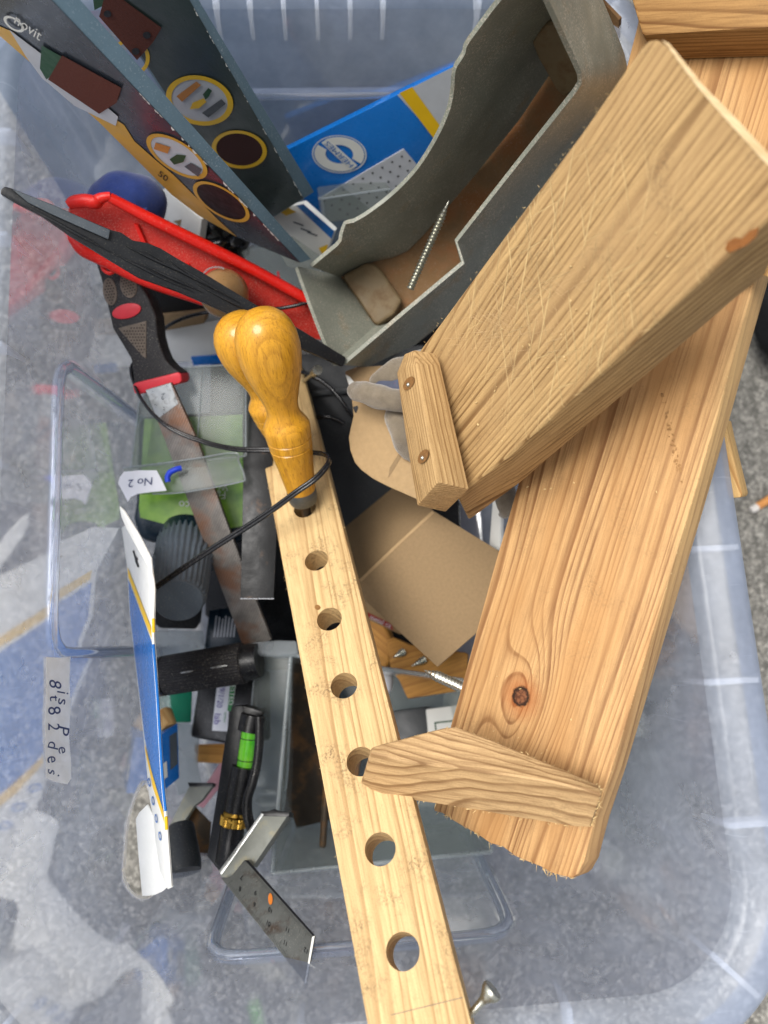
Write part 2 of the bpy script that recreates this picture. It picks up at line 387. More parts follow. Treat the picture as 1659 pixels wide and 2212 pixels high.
M['cleat'] = wood('cleat_pine', '#c8a674', '#805c33', (0.02, -0.09), (0.03, 0.0), 0.0019, stain=0.4, deep=0.95)
M['rack'] = wood('pale_spruce', '#d8ba86', '#966f42', (-0.035, -0.030), (0.035, 0.02), 0.0046, stain=0.85, deep=0.75, fibre=0.8)
M['wedge'] = wood('wedge_pine', '#c4a274', '#745230', (0.06, -0.075), (0.04, -0.06), 0.0019, stain=0.25, deep=0.95, relief=0.9)
M['crosspiece'] = wood('dense_pine', '#a57e4c', '#6b4620', (0.02, 0.12), (0.01, 0.02), 0.0026, stain=0.2, deep=1.0)
M['offcut'] = wood('offcut_pine', '#cba76e', '#966935', (0.03, -0.05), (0.1, 0.1), 0.003, stain=0.3)
M['deepwood'] = wood('orange_pine', '#b8853f', '#865522', (0.05, -0.04), (0.1, 0.05), 0.006, stain=0.3)
M['beech'] = wood('varnished_beech', '#d2992b', '#a9741c', (0.004, -0.06), (0.25, 0.1), 0.0034, stain=0.0, deep=0.6, rough=0.36, coat=0.4, warp=0.012, relief=0.15, fleck=0.4)
M['knob'] = plain('brown_wood_knob', '#8b6c48', 0.3, var=0.15, nsc=70, coat=0.3)
M['grey_plastic'] = plain('olive_grey_plastic', '#7d8074', 0.5, var=0.2, nsc=25, dust=1.1, spot='#857a64', spotk=0.63, spotsc=40)
M['dirt'] = plain('rusty_dirt', '#75593a', 0.8, var=0.22, nsc=60, bump=0.5, dust=0.4, spot='#7d5330', spotk=0.55, spotsc=30)
M['dust_boss'] = plain('dusty_boss', '#7f7666', 0.8, var=0.3, nsc=90, bump=0.4, dust=1.0, dustcol='#d0ccc4', spot='#75583a', spotk=0.55)
M['red'] = plain('red_plastic', '#cf1c12', 0.38, var=0.12, nsc=60, dust=0.5, dustcol='#d98a78')
M['redfloor'] = plain('dusty_red_plastic', '#bb2a20', 0.5, var=0.15, nsc=120, dust=1.0, dustcol='#c98273')
M['black_plastic'] = plain('scuffed_black_plastic', '#17191c', 0.42, var=0.3, nsc=50, dust=0.5, dustcol='#7c7768')
M['slate_plastic'] = plain('slate_plastic', '#4a5157', 0.45, var=0.15, nsc=80, dust=0.4)
M['black'] = plain('black_paint', '#0e0e10', 0.35, var=0.3, nsc=80, dust=0.5, dustcol='#8a867c')
M['blacksteel'] = plain('black_steel', '#0d0e10', 0.42, 0.1, var=0.35, nsc=70, dust=0.25, dustcol='#8f8b84', spot='#5a4029', spotk=0.66, spotsc=45)
M['rubber'] = plain('dark_rubber', '#1f1d1e', 0.55, var=0.2, nsc=100, dust=0.5)
M['gripred'] = plain('red_rubber', '#c9303a', 0.42, var=0.1)
M['gripbrown'] = plain('textured_grip', '#6b6055', 0.7, var=0.25, nsc=200, bump=0.5)
M['pit'] = plain('grip_pit', '#3a322b', 0.8, var=0.1)
M['steel'] = plain('bright_steel', '#b4b6b4', 0.34, 0.85, var=0.15, nsc=120, spot='#7a7873', spotk=0.62, spotsc=160)
M['zinc'] = plain('zinc_steel', '#74766f', 0.6, 0.15, var=0.2, nsc=60, spot='#8c8468', spotk=0.6)
M['screw'] = plain('screw_zinc', '#c2c1b4', 0.28, 0.95, var=0.15, nsc=300)
M['grey_card'] = plain('slate_box_print', '#5c7482', 0.45, var=0.1, nsc=70, dust=0.35, dustcol='#dfe6ea')
M['navy_card'] = plain('charcoal_box_print', '#31373f', 0.3, var=0.1, nsc=50, dust=0.15, coat=0.25)
M['green_card'] = plain('dark_green_box_print', '#2c3836', 0.35, var=0.1, nsc=50, dust=0.2, coat=0.15)
M['yellow'] = plain('yellow_print', '#e3b61a', 0.4, var=0.06, nsc=50)
M['ochre'] = plain('ochre_print', '#c99a35', 0.4, var=0.1, nsc=50)
M['whiteink'] = plain('white_print', '#dcdcd6', 0.45, var=0.05)
M['palegrey'] = plain('pale_grey_print', '#b9bcc2', 0.5, var=0.06)
M['blue'] = plain('blue_print', '#0f66b4', 0.28, var=0.08, nsc=40, coat=0.3, dust=0.12, dustcol='#9fc4e4')
M['whitecard'] = plain('white_card', '#d9d9d4', 0.55, var=0.05, nsc=60, dust=0.2, dustcol='#8c8478')
M['brownsand'] = plain('brown_abrasive', '#5a2c20', 0.8, var=0.2, nsc=500, bump=0.4)
M['darkgrit'] = plain('dark_abrasive', '#3a1c1a', 0.85, var=0.2, nsc=500, bump=0.4)
M['blackink'] = plain('black_print', '#0f0f12', 0.5, var=0.1)
M['greenink'] = plain('green_print', '#1f7a38', 0.45, var=0.1)
M['darkgreenpaint'] = plain('dark_green_print', '#1d4a2c', 0.45, var=0.15)
M['woodprint'] = plain('wood_print', '#b97b3a', 0.5, var=0.15)
M['bluecloth'] = plain('navy_cloth', '#1c3370', 0.85, var=0.2, nsc=120, bump=0.5, dust=0.2, sheen=0.4)
M['card'] = plain('brown_cardboard', '#8a7354', 0.85, var=0.10, nsc=420, bump=0.3)
M['cardlight'] = plain('light_cardboard', '#a58a64', 0.8, var=0.1, nsc=260, bump=0.3)
M['glove'] = plain('grey_suede', '#7a6f5e', 0.95, var=0.2, nsc=200, bump=0.9, sheen=0.6)
M['glovecloth'] = plain('blue_grey_cloth', '#4d5263', 0.9, var=0.25, nsc=200, bump=0.5, spot='#a5262c', spotk=0.66, spotsc=120)
M['darkgrey'] = plain('dark_grey_plastic', '#2b2e31', 0.45, var=0.15, nsc=40, dust=0.3)
M['bottle'] = plain('navy_bottle', '#0f2330', 0.3, var=0.15, nsc=40, dust=0.2)
M['cap'] = plain('charcoal_cap', '#59626a', 0.45, var=0.15, nsc=60, dust=0.4)
def grassprint():
    N = NT('grass_print'); o = N.obj()
    C = N.ramp(N.noise(o, 40, 3, 0.55), (0.3, lin('#4a7d1c')), (0.52, lin('#7fae2c')), (0.75, lin('#a3c84c')))
    C = N.mix(N.ramp(N.noise(o, 45, 2), (0.66, 0.0), (0.72, 1.0)), C, lin('#d9b31e')); return N.done(N.bsdf(C, 0.3, coat=0.3))
M['grassprint'] = grassprint()
M['wire'] = plain('black_flex', '#141416', 0.25, var=0.2, nsc=60, coat=0.3, dust=0.2)
M['bluehook'] = plain('blue_plastic', '#1a3cc0', 0.35, var=0.1)
M['paper'] = plain('white_paper', '#d8d9de', 0.7, var=0.04, nsc=40)
def tapemat():
    N = NT('masking_tape'); o = N.obj(); d = N.n('ShaderNodeBsdfDiffuse'); t = N.n('ShaderNodeBsdfTranslucent'); m = N.n('ShaderNodeMixShader'); m.inputs[0].default_value = 0.72
    C = N.ramp(N.noise(o, 130, 3), (0.3, lin('#f4f1ea')), (0.7, lin('#fdfbf6'))); N.t.links.new(C, d.inputs[0]); N.t.links.new(C, t.inputs[0])
    N.t.links.new(d.outputs[0], m.inputs[1]); N.t.links.new(t.outputs[0], m.inputs[2]); return N.done(m.outputs[0])
M['tape'] = tapemat(); M['rib'] = M['tape']
M['inkblue'] = plain('blue_ink', '#3b4468', 0.6, var=0.1)
M['inkpurple'] = plain('purple_ink', '#5a4f96', 0.6, var=0.1)
M['green'] = plain('green_plastic', '#0f7a5a', 0.4, var=0.1)
M['pink'] = plain('pink_plastic', '#b98a94', 0.5, var=0.1)
M['brass'] = plain('brass', '#c69c46', 0.28, 1.0, var=0.15, nsc=120)
def vial():
    N = NT('green_vial'); o = N.obj(); b = N.n('ShaderNodeBsdfPrincipled'); b.inputs['Base Color'].default_value = lin('#4fdc2a'); b.inputs['Roughness'].default_value = 0.12
    b.inputs['Coat Weight'].default_value = 0.5; t = N.n('ShaderNodeBsdfTranslucent'); t.inputs[0].default_value = lin('#86f04a')
    C = N.ramp(N.noise(o, 90, 2), (0.3, lin('#45c42b')), (0.7, lin('#8ae63c'))); N.t.links.new(C, b.inputs['Base Color'])
    m = N.n('ShaderNodeMixShader'); m.inputs[0].default_value = 0.35; N.t.links.new(b.outputs[0], m.inputs[1]); N.t.links.new(t.outputs[0], m.inputs[2]); return N.done(m.outputs[0])
M['vial'] = vial()
M['rust'] = plain('rusty_file', '#7b6a5b', 0.55, 0.55, var=0.2, nsc=140, bump=0.3, spot='#8a5a3c', spotk=0.56, spotsc=35)
def filesteel():
    N = NT('file_teeth'); o = N.obj()
    wv = N.n('ShaderNodeTexWave', wave_type='BANDS', bands_direction='DIAGONAL'); N.t.links.new(o, wv.inputs[0]); wv.inputs['Scale'].default_value = 260
    C = N.ramp(N.noise(o, 60, 4, 0.65), (0.35, lin('#6c6863')), (0.62, lin('#908a83'))); C = N.mix(N.ramp(N.noise(o, 32, 4, 0.6), (0.48, 0.0), (0.64, 0.85)), C, lin('#845a3f'))
    C = N.mix(N.math('MULTIPLY', wv.outputs[1], 0.35), C, lin('#3f3933')); return N.done(N.bsdf(C, 0.5, 0.45, N.bump(wv.outputs[1], 0.5, 0.0005)))
M['file'] = filesteel()
M['brass_dark'] = plain('dark_tarnish', '#4b4033', 0.6, 0.3, var=0.3, nsc=80, spot='#6f4f2c', spotk=0.55)
M['bag'] = plain('black_film', '#121213', 0.18, var=0.3, nsc=60, coat=0.5)
M['bristle'] = plain('black_bristle', '#0e0d0d', 0.6, var=0.4, nsc=400, bump=0.8)
M['orangepaint'] = plain('orange_paint', '#c1702a', 0.5, var=0.1)
M['ash'] = plain('ash', '#cfcac4', 0.9, var=0.2, nsc=400)
M['filter'] = plain('cork_filter', '#c88a4e', 0.8, var=0.15, nsc=400)
M['resin'] = plain('amber_resin', '#7d4a12', 0.3, var=0.2, nsc=200, coat=0.4)
M['sawdust'] = plain('sawdust', '#d3b783', 0.9, var=0.15, nsc=300)
M['redlabel'] = plain('dark_red_print', '#8a2a24', 0.5, var=0.1)
M['crate'] = plain('slate_crate_plastic', '#6a7f90', 0.5, var=0.12, nsc=20, dust=0.3)
M['recess'] = plain('splintered_recess', '#8a6236', 0.9, var=0.3, nsc=300, bump=0.8)
M['scratch'] = plain('raised_fibre', '#bfa074', 0.9, var=0.1, nsc=300)
M['stain'] = plain('grey_wood_stain', '#987348', 0.8, var=0.2, nsc=200)
M['ferrule'] = plain('grey_ferrule', '#5a5c5a', 0.45, 0.5, var=0.2, nsc=90, dust=0.4)
M['bagcloth'] = plain('black_cloth', '#17181b', 0.85, var=0.3, nsc=200, bump=0.6)
M['dirty_plastic'] = plain('dirty_grey_brown_plastic', '#6a5a40', 0.6, var=0.2, nsc=40, dust=0.15, spot='#5f4a30', spotk=0.56, spotsc=60)
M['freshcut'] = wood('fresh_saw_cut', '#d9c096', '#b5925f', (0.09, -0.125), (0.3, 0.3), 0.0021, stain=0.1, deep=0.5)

# ================================================================== the ground
def ground():
    bm = bmesh.new(); n = 24; L = 6.0
    g = [[bm.verts.new((-L + 2 * L * i / n, -L + 2 * L * j / n, 0)) for i in range(n + 1)] for j in range(n + 1)]
    for j in range(n):
        for i in range(n): bm.faces.new((g[j][i], g[j][i + 1], g[j + 1][i + 1], g[j + 1][i]))
    o = finish('ground', bm, M['asphalt'], None, Matrix()); o['kind'] = 'structure'
ground()

# ================================================================== the clear storage tub
TW, TL, TH, TR = 0.180, 0.2777, 0.330, 0.052      # half width, half length, height, corner radius at the top
TAPER = 0.040
tub = thing('storage_tub', 'large clear plastic storage tub holding the tools and wood', 'tub', Vector((0, 0, 0.0)))
def smooth(a, b, x):
    t = max(0.0, min(1.0, (x - a) / (b - a))); return t * t * (3 - 2 * t)
def outline(z, grow=0.0, step=0.0035):
    k = TAPER * (TH - z) / 0.325; a, b = TW - k + grow, TL - k + grow; r = max(0.012, TR - k * 0.3 + grow)
    pts = []
    def seg(p, q, kind, cnt):
        for i in range(cnt): pts.append((p[0] + (q[0] - p[0]) * i / cnt, p[1] + (q[1] - p[1]) * i / cnt, kind))
    def arc(cx, cy, t0, cnt):
        for i in range(cnt):
            t = R(t0 + 90 * i / cnt); pts.append((cx + r * math.cos(t), cy + r * math.sin(t), 'c'))
    ns, nl, nc = int(2 * TW / step), int(2 * TL / step), 20
    seg((a, -b + r), (a, b - r), 'r', nl); arc(a - r, b - r, 0, nc)
    seg((a - r, b), (-a + r, b), 'b', ns); arc(-a + r, b - r, 90, nc)
    seg((-a, b - r), (-a, -b + r), 'l', nl); arc(-a + r, -b + r, 180, nc)
    seg((-a + r, -b), (a - r, -b), 'f', ns); arc(a - r, -b + r, 270, nc)
    return pts
def panel(s, z, lo, hi, top, rad=0.014, wd=0.003):
    """0..1: inside the pressed-out panel (open at the foot, rounded at its upper corners)"""
    cx, hw = (lo + hi) / 2, (hi - lo) / 2
    dx, dz = abs(s - cx) - (hw - rad), z - (top - rad)
    d = math.hypot(max(dx, 0), max(dz, 0)) + min(max(dx, dz), 0) - rad
    return 1 - smooth(-wd, wd, d)
def wallpoint(x, y, k, z):
    off = 0.0; dn = (0, 0)
    if k == 'r': off = panel(y, z, -0.10, 0.082, 0.272); dn = (1, 0)
    if k == 'l': off = panel(y, z, -0.10, 0.082, 0.272); dn = (-1, 0)
    if k == 'f': off = panel(x, z, -0.09, 0.083, 0.262); dn = (0, -1)
    if k == 'b': off = panel(x, z, -0.09, 0.083, 0.268); dn = (0, 1)
    return (x + dn[0] * off * 0.0060, y + dn[1] * off * 0.0060, z)
def build_tub():
    bm = bmesh.new(); zs = [0.010 + (TH - 0.010) * i / 96 for i in range(97)]
    rings = [[bm.verts.new(wallpoint(x, y, k, z)) for x, y, k in outline(z)] for z in zs]
    low = []
    for g, z in ((-0.002, 0.007), (-0.005, 0.0055), (-0.012, 0.005)):
        low.append([bm.verts.new((x, y, z)) for x, y, k in outline(0.010, g)])
    rings = low[::-1] + rings; n = len(rings[0])
    for a, b in zip(rings, rings[1:]):
        for i in range(n): bm.faces.new((a[i], a[(i + 1) % n], b[(i + 1) % n], b[i]))
    bm.faces.new(rings[0][::-1])
    # the broken-out gap low in the corner nearest the open pack
    kill = []
    FL = Face((268, 1850, 0.5), (290, 1700, 0.5), (300, 1900, 0.52))
    poly = [(268, 1880), (272, 1820), (280, 1760), (300, 1705), (316, 1690), (330, 1740), (338, 1830), (336, 1915), (322, 1936), (300, 1938), (280, 1922), (269, 1900)]
    def inside(u, v):
        c = False; m = len(poly)
        for i in range(m):
            (x1, y1), (x2, y2) = poly[i], poly[(i + 1) % m]
            if (y1 > v) != (y2 > v) and u < (x2 - x1) * (v - y1) / (y2 - y1) + x1: c = not c
        return c
    for f in bm.faces:
        c = f.calc_center_median()
        if c.x < -0.08 and c.y < -0.14 and c.z > 0.02:
            q = CR.transposed() @ (c - CP); u, v = 829.5 + q.x / -q.z * FPX, 1106 - q.y / -q.z * FPX
            if inside(u, v): kill.append(f)
    bmesh.ops.delete(bm, geom=kill, context='FACES')
    finish('body', bm, M['tub'], tub, Matrix(), smooth=True, angle=60)
    def hit(u, v):                                   # where the sight line meets the inside of the wall
        r = ray(u, v); d = .32
        while d < .62:
            p = CP + r * d; k = TAPER * (TH - p.z) / .325; a, b = TW - k, TL - k; c = TR - k * .3
            qx, qy = max(abs(p.x) - (a - c), 0), max(abs(p.y) - (b - c), 0)
            if math.hypot(qx, qy) > c - .0006: return p
            d += .0004
        return CP + r * d
    P = [hit(*q) for q in poly]
    sweep('broken_edge', P + [P[0]], .0009, M['rib'], tub, 4, 6)
    # the rounded folds that frame each pressed-out panel
    def fold(side, lo, hi, top):
        P = []
        for s, z in ((lo, .07), (lo, .13), (lo, .19), (lo, top - .022), (lo + .004, top - .008), (lo + .012, top - .002), (lo + .03, top), ((lo + hi) / 2, top), (hi - .03, top), (hi - .012, top - .002), (hi - .004, top - .008), (hi, top - .022), (hi, .19), (hi, .13), (hi, .07)):
            k = TAPER * (TH - z) / .325; a, b = TW - k - .0002, TL - k - .0002
            P.append({'l': (-a - .003, s, z), 'r': (a + .003, s, z), 'f': (s, -b - .003, z), 'b': (s, b + .003, z)}[side])
        sweep('panel_fold', [Vector(q) for q in P], .0042, M['bead'], tub, 8, 12, .9, up=Vector({'l': (1, 0, .1), 'r': (-1, 0, .1), 'f': (0, 1, .1), 'b': (0, -1, .1)}[side]))
    fold('l', -.10, .082, .272); fold('r', -.10, .082, .272); fold('f', -.09, .083, .262); fold('b', -.09, .083, .268)
    # rim: a rolled flange with a skirt
    prof = [(0.0, TH), (0.0018, TH + 0.004), (0.0055, TH + 0.0065), (0.012, TH + 0.0068), (0.0135, TH + 0.0085), (0.022, TH + 0.0088), (0.0265, TH + 0.0075), (0.0285, TH + 0.004), (0.0290, TH - 0.004), (0.0295, TH - 0.016)]
    bm = bmesh.new(); rings = [[bm.verts.new((x, y, z)) for x, y, k in outline(TH, g, 0.01)] for g, z in prof]; n = len(rings[0])
    for a, b in zip(rings, rings[1:]):
        for i in range(n): bm.faces.new((a[i], a[(i + 1) % n], b[(i + 1) % n], b[i]))
    finish('rim', bm, M['tub_rim'], tub, Matrix(), smooth=True, angle=50)
    # stiffening ribs under the flange
    bm = bmesh.new(); t = 0.0013
    P = [(0.0010, TH - 0.003), (0.0020, TH + 0.002), (0.0280, TH + 0.0025), (0.0284, TH - 0.008), (0.004, TH - 0.010), (-.0005, TH - 0.022)]
    vs = [[bm.verts.new((x, s * t, z)) for x, z in P] for s in (-1, 1)]
    bm.faces.new(vs[0]); bm.faces.new(vs[1][::-1])
    for i in range(6): bm.faces.new((vs[0][i], vs[1][i], vs[1][(i + 1) % 6], vs[0][(i + 1) % 6]))
    bmesh.ops.recalc_face_normals(bm, faces=bm.faces[:])
    me = bpy.data.meshes.new('rib'); bm.to_mesh(me); bm.free(); me.materials.append(M['rib'])
    spots = []
    for y in (-0.205, -0.135, -0.065, 0.0, 0.065, 0.13, 0.195): spots += [(TW, y, 0), (-TW, y, 180)]
    for x in (-0.10, -0.035, 0.035, 0.092): spots += [(x, -TL, 270)]
    for x in (-0.1275, -0.107, -0.0865, -0.066, -0.0455, -0.025, -0.0045, 0.016, 0.0365, 0.096): spots += [(x, TL, 90)]
    e = TR * (1 - 0.7071)
    for sx, sy, a in ((1, 1, 45), (-1, 1, 135), (-1, -1, 225), (1, -1, 315)): spots.append((sx * (TW - e), sy * (TL - e), a))
    for x, y, a in spots: link('rib', me, tub, Matrix.Translation((x, y, 0)) @ Matrix.Rotation(R(a), 4, 'Z'))
build_tub()
# strip of tape on the outside of the left wall, writing seen from behind
def tape():
    a = math.atan2(TAPER, 0.325); n = Vector((math.cos(a), 0, math.sin(a)))
    class W(Face):
        def __init__(s): s.q = Vector((-TW + 0.0008, 0, TH)); s.n = n
    F = W()
    b = thing('tape_label', 'white tape strip with handwriting stuck on the left tub wall', 'label', F.p(125, 1680, 0))
    slab('strip', F, [(100, 1419), (128, 1421), (152, 1419), (150, 1470), (153, 1530), (149, 1590), (153, 1640), (154, 1682), (146, 1694), (120, 1688), (100, 1680), (99, 1620), (97, 1560), (100, 1500)], 0.0002, M['tape'], b, bevel=0)
    jt = random.Random(5)
    for s, uv in (('8', (118, 1478)), ('t', (117, 1508)), ('8', (116, 1535)), ('2', (115, 1570)), ('d', (114, 1610)), ('e', (114, 1640)), ('s', (113, 1668))):
        lettering('letter', F, s, uv, (jt.uniform(-7, 7), jt.uniform(33, 42)), (jt.uniform(30, 40), jt.uniform(-6, 9)), M['inkblue'], b, 0.0002)
    for s, uv in (('i', (135, 1496)), ('s', (136, 1516)), ('P', (136, 1578)), ('e', (136, 1620)), ('.', (134, 1676))):
        lettering('letter', F, s, uv, (jt.uniform(-7, 7), jt.uniform(32, 42)), (jt.uniform(28, 38), jt.uniform(-6, 9)), M['inkblue'], b, 0.0002)
tape()

# ================================================================== dark things at the bottom of the tub
def tb(name, label, cat, F, uv, thick, mat, bevel=0.001, group=None, xdir=None):
    o = slab(name, F, uv, thick, mat, None, xdir, bevel); return tag(o, label, cat, group)
FZ = Face((500, 700, 0.620), (1000, 700, 0.615), (700, 1400, 0.640))
case = thing('tool_case', 'black tool case lying at the bottom of the tub', 'case', D(720, 1000, 0.66))
slab('lid', FZ, [(455, 690), (985, 680), (1000, 1330), (930, 1440), (560, 1440), (440, 1330)], 0.022, M['black'], case, bevel=0.004)
slab('base', FZ, [(458, 694), (982, 684), (997, 1328), (928, 1436), (562, 1436), (443, 1328)], 0.009, M['rubber'], case, bevel=0.003, off=-0.0235)
for u in (560, 850): slab('latch', FZ, [(u, 1405), (u + 60, 1405), (u + 58, 1448), (u + 2, 1448)], 0.010, M['slate_plastic'], case, bevel=0.001, off=0.002)
F = Face((700, 800, 0.575), (900, 780, 0.565), (720, 1150, 0.60))
gb = thing('grey_bin', 'dark grey plastic bin between the drilled rack and the cardboard', 'bin', F.p(760, 1000, -0.05))
slab('side', F, [(610, 770), (915, 745), (925, 1120), (735, 1160), (660, 980)], 0.003, M['darkgrey'], gb, bevel=0.001)
slab('rim', F, [(655, 846), (915, 826), (916, 838), (656, 858)], 0.006, M['darkgrey'], gb, bevel=0.001, off=0.004)
F = Face((350, 720, 0.585), (470, 720, 0.58), (400, 780, 0.60))
wb = thing('white_carton', 'white carton under the red channel and the two handles', 'carton', F.p(410, 780, -0.03))
slab('body', F, [(335, 712), (478, 690), (520, 775), (345, 785)], 0.03, M['whitecard'], wb, bevel=0.001)
slab('blue_band', F, [(412, 772), (520, 764), (522, 782), (418, 790)], 0.002, M['blue'], wb, bevel=0.0003, off=0.0022)
# ================================================================== back of the tub
def sandpaper_boxes():
    # nearer box, narrow edge towards the lens
    T1, T2, U1, U2 = (60, -55, 0.310), (650, 568, 0.478), (126, -55, 0.316), (673, 560, 0.480)
    W1, W2 = (-75, 15, 0.368), (513, 513, 0.548)
    b = thing('sandpaper_box', 'slim slate box with charcoal and yellow printed face, nearest the left rim', 'box', D(560, 560, 0.56))
    F = Face(T1, T2, W1); q = [D(*T1), D(*T2), D(*U2), D(*U1)]; w1, w2 = D(*W1) - D(*T1), F.p(*W2[:2]) - D(*T2)
    v = q + [q[0] + w1, q[1] + w2, q[2] + w2, q[3] + w1]
    hull('carton', v, BOXF, M['grey_card'], b, 0.0007)
    F = Face(T1, T2, W1)
    decal('printed_face', F, [(64, -50), (648, 568), (513, 512), (-72, 16)], M['navy_card'], b, 0.0004)
    F2 = 0.0008
    decal('yellow_band', F, [(-40, 40), (30, 70), (60, 100), (100, 150), (170, 210), (250, 258), (268, 270), (290, 305), (335, 345), (375, 378), (415, 418), (470, 474), (512, 512), (430, 466), (370, 420), (283, 333), (213, 263), (60, 130), (-60, 26)], M['ochre'], b, F2)
    decal('white_panel', F, [(20, 64), (62, 96), (150, 162), (255, 252), (250, 272), (160, 228), (90, 168), (56, 122)], M['palegrey'], b, 0.0011)
    decal('sander_picture', F, [(90, 98), (150, 132), (100, 172), (86, 148)], M['darkgreenpaint'], b, 0.0014)
    decal('sheet_picture', F, [(134, 120), (262, 190), (252, 222), (214, 246), (104, 172)], M['brownsand'], b, 0.0017)
    ring('yellow_ring', F, (382, 338), 76, 32, 0.85, 33, M['ochre'], b, 0.0012)
    decal('icon_disc', F, ell(382, 338, 66, 28, 33), M['palegrey'], b, 0.0010)
    decal('wood_icon', F, [(336, 308), (368, 318), (362, 332), (332, 322)], M['woodprint'], b, 0.0016)
    decal('brush_icon', F, [(366, 344), (382, 334), (402, 336), (396, 350), (376, 356)], M['darkgreenpaint'], b, 0.0016)
    decal('girder_icon', F, [(398, 360), (412, 352), (436, 366), (428, 382)], M['slate_plastic'], b, 0.0016)
    ring('yellow_ring', F, (478, 436), 70, 29, 0.86, 32, M['ochre'], b, 0.0012)
    decal('grit_disc', F, ell(478, 436, 61, 25.5, 32), M['blackink'], b, 0.0010)
    lettering('grit_number', F, '50', (352, 381), (20, 16), (8, -14), M['blackink'], b, 0.0013)
    lettering('brand_lettering', F, 'novit', (60, 60), (28, 20), (11, -27), M['whiteink'], b, 0.0016)
    ring('logo_ring', F, (30, 52), 26, 12, 0.72, 35, M['whiteink'], b, 0.0016)
    # worn white edge of the printed film
    sf = []
    for i in range(34):
        t = random.uniform(0.40, 0.99); u, v0 = 60 + 590 * t, -55 + 623 * t; l = random.uniform(2, 8); k = random.uniform(0.6, 2.6)
        sf.append([(u - l * .7, v0 - l * .75 + 1), (u + l * .7, v0 + l * .75 + 1), (u + l * .3 - k, v0 + l * .4 + k + 1), (u - l * .5 - k * .5, v0 - l * .4 + k + 1)])
    multi('scuffs', F, sf, M['whiteink'], b, 0.0019)
    # the box behind
    T1, T2, U1, U2 = (380, -50, 0.348), (656, 429, 0.500), (400, -50, 0.352), (679, 414, 0.503)
    W1, W2 = (230, 10, 0.396), (540, 500, 0.575)
    c = thing('sandpaper_box', 'slim dark green box with round yellow icons, behind the slate one', 'box', D(600, 450, 0.58))
    F = Face(T1, T2, W1); q = [D(*T1), D(*T2), D(*U2), D(*U1)]; w1, w2 = D(*W1) - D(*T1), F.p(*W2[:2]) - D(*T2)
    v = q + [q[0] + w1, q[1] + w2, q[2] + w2, q[3] + w1]
    hull('carton', v, BOXF, M['grey_card'], c, 0.0007)
    F = Face(T1, T2, W1)
    decal('printed_face', F, [(383, -46), (655, 428), (545, 496), (235, 10)], M['green_card'], c, 0.0004)
    decal('sheet_picture', F, [(226, -8), (258, -6), (349, 60), (330, 92), (296, 130), (214, 36)], M['brownsand'], c, 0.0012)
    for uv in ((232, 30), (317, 76), (293, 111)): decal('sheet_hole', F, ell(*uv, 8.5, 7.5), M['blackink'], c, 0.0016)
    decal('sander_picture', F, [(200, -8), (226, -8), (220, 14), (204, 22)], M['darkgreenpaint'], c, 0.0012)
    ring('yellow_ring', F, (282, 124), 42, 40, 0.80, 30, M['yellow'], c, 0.0008)
    ring('yellow_ring', F, (431, 217), 74, 53, 0.83, 14, M['yellow'], c, 0.0010)
    decal('icon_disc', F, ell(431, 217, 62, 44, 14), M['palegrey'], c, 0.0008)
    decal('wood_icon', F, [(381, 208), (424, 176), (434, 184), (393, 220)], M['woodprint'], c, 0.0014)
    decal('brush_handle', F, [(438, 204), (450, 190), (458, 196), (450, 210), (444, 216)], M['darkgreenpaint'], c, 0.0014)
    decal('brush_head', F, [(416, 222), (440, 212), (446, 220), (430, 234), (410, 236)], M['yellow'], c, 0.0014)
    decal('girder_icon', F, [(436, 244), (478, 214), (488, 224), (450, 254)], M['slate_plastic'], c, 0.0014)
    ring('yellow_ring', F, (517, 323), 60, 41, 0.84, 8, M['yellow'], c, 0.0010)
    decal('grit_disc', F, ell(517, 323, 51, 35, 8), M['darkgrit'], c, 0.0008)
    sf = []
    for i in range(30):
        t = random.uniform(0.05, 0.99); u, v0 = 380 + 276 * t, -50 + 479 * t; l = random.uniform(2, 7); k = random.uniform(0.5, 2.0)
        sf.append([(u - l * .5, v0 - l * .87), (u + l * .5, v0 + l * .87), (u + l * .3 - k, v0 + l * .5 + k), (u - l * .3 - k * .5, v0 - l * .5 + k)])
    multi('scuffs', F, sf, M['whiteink'], c, 0.0018)
sandpaper_boxes()

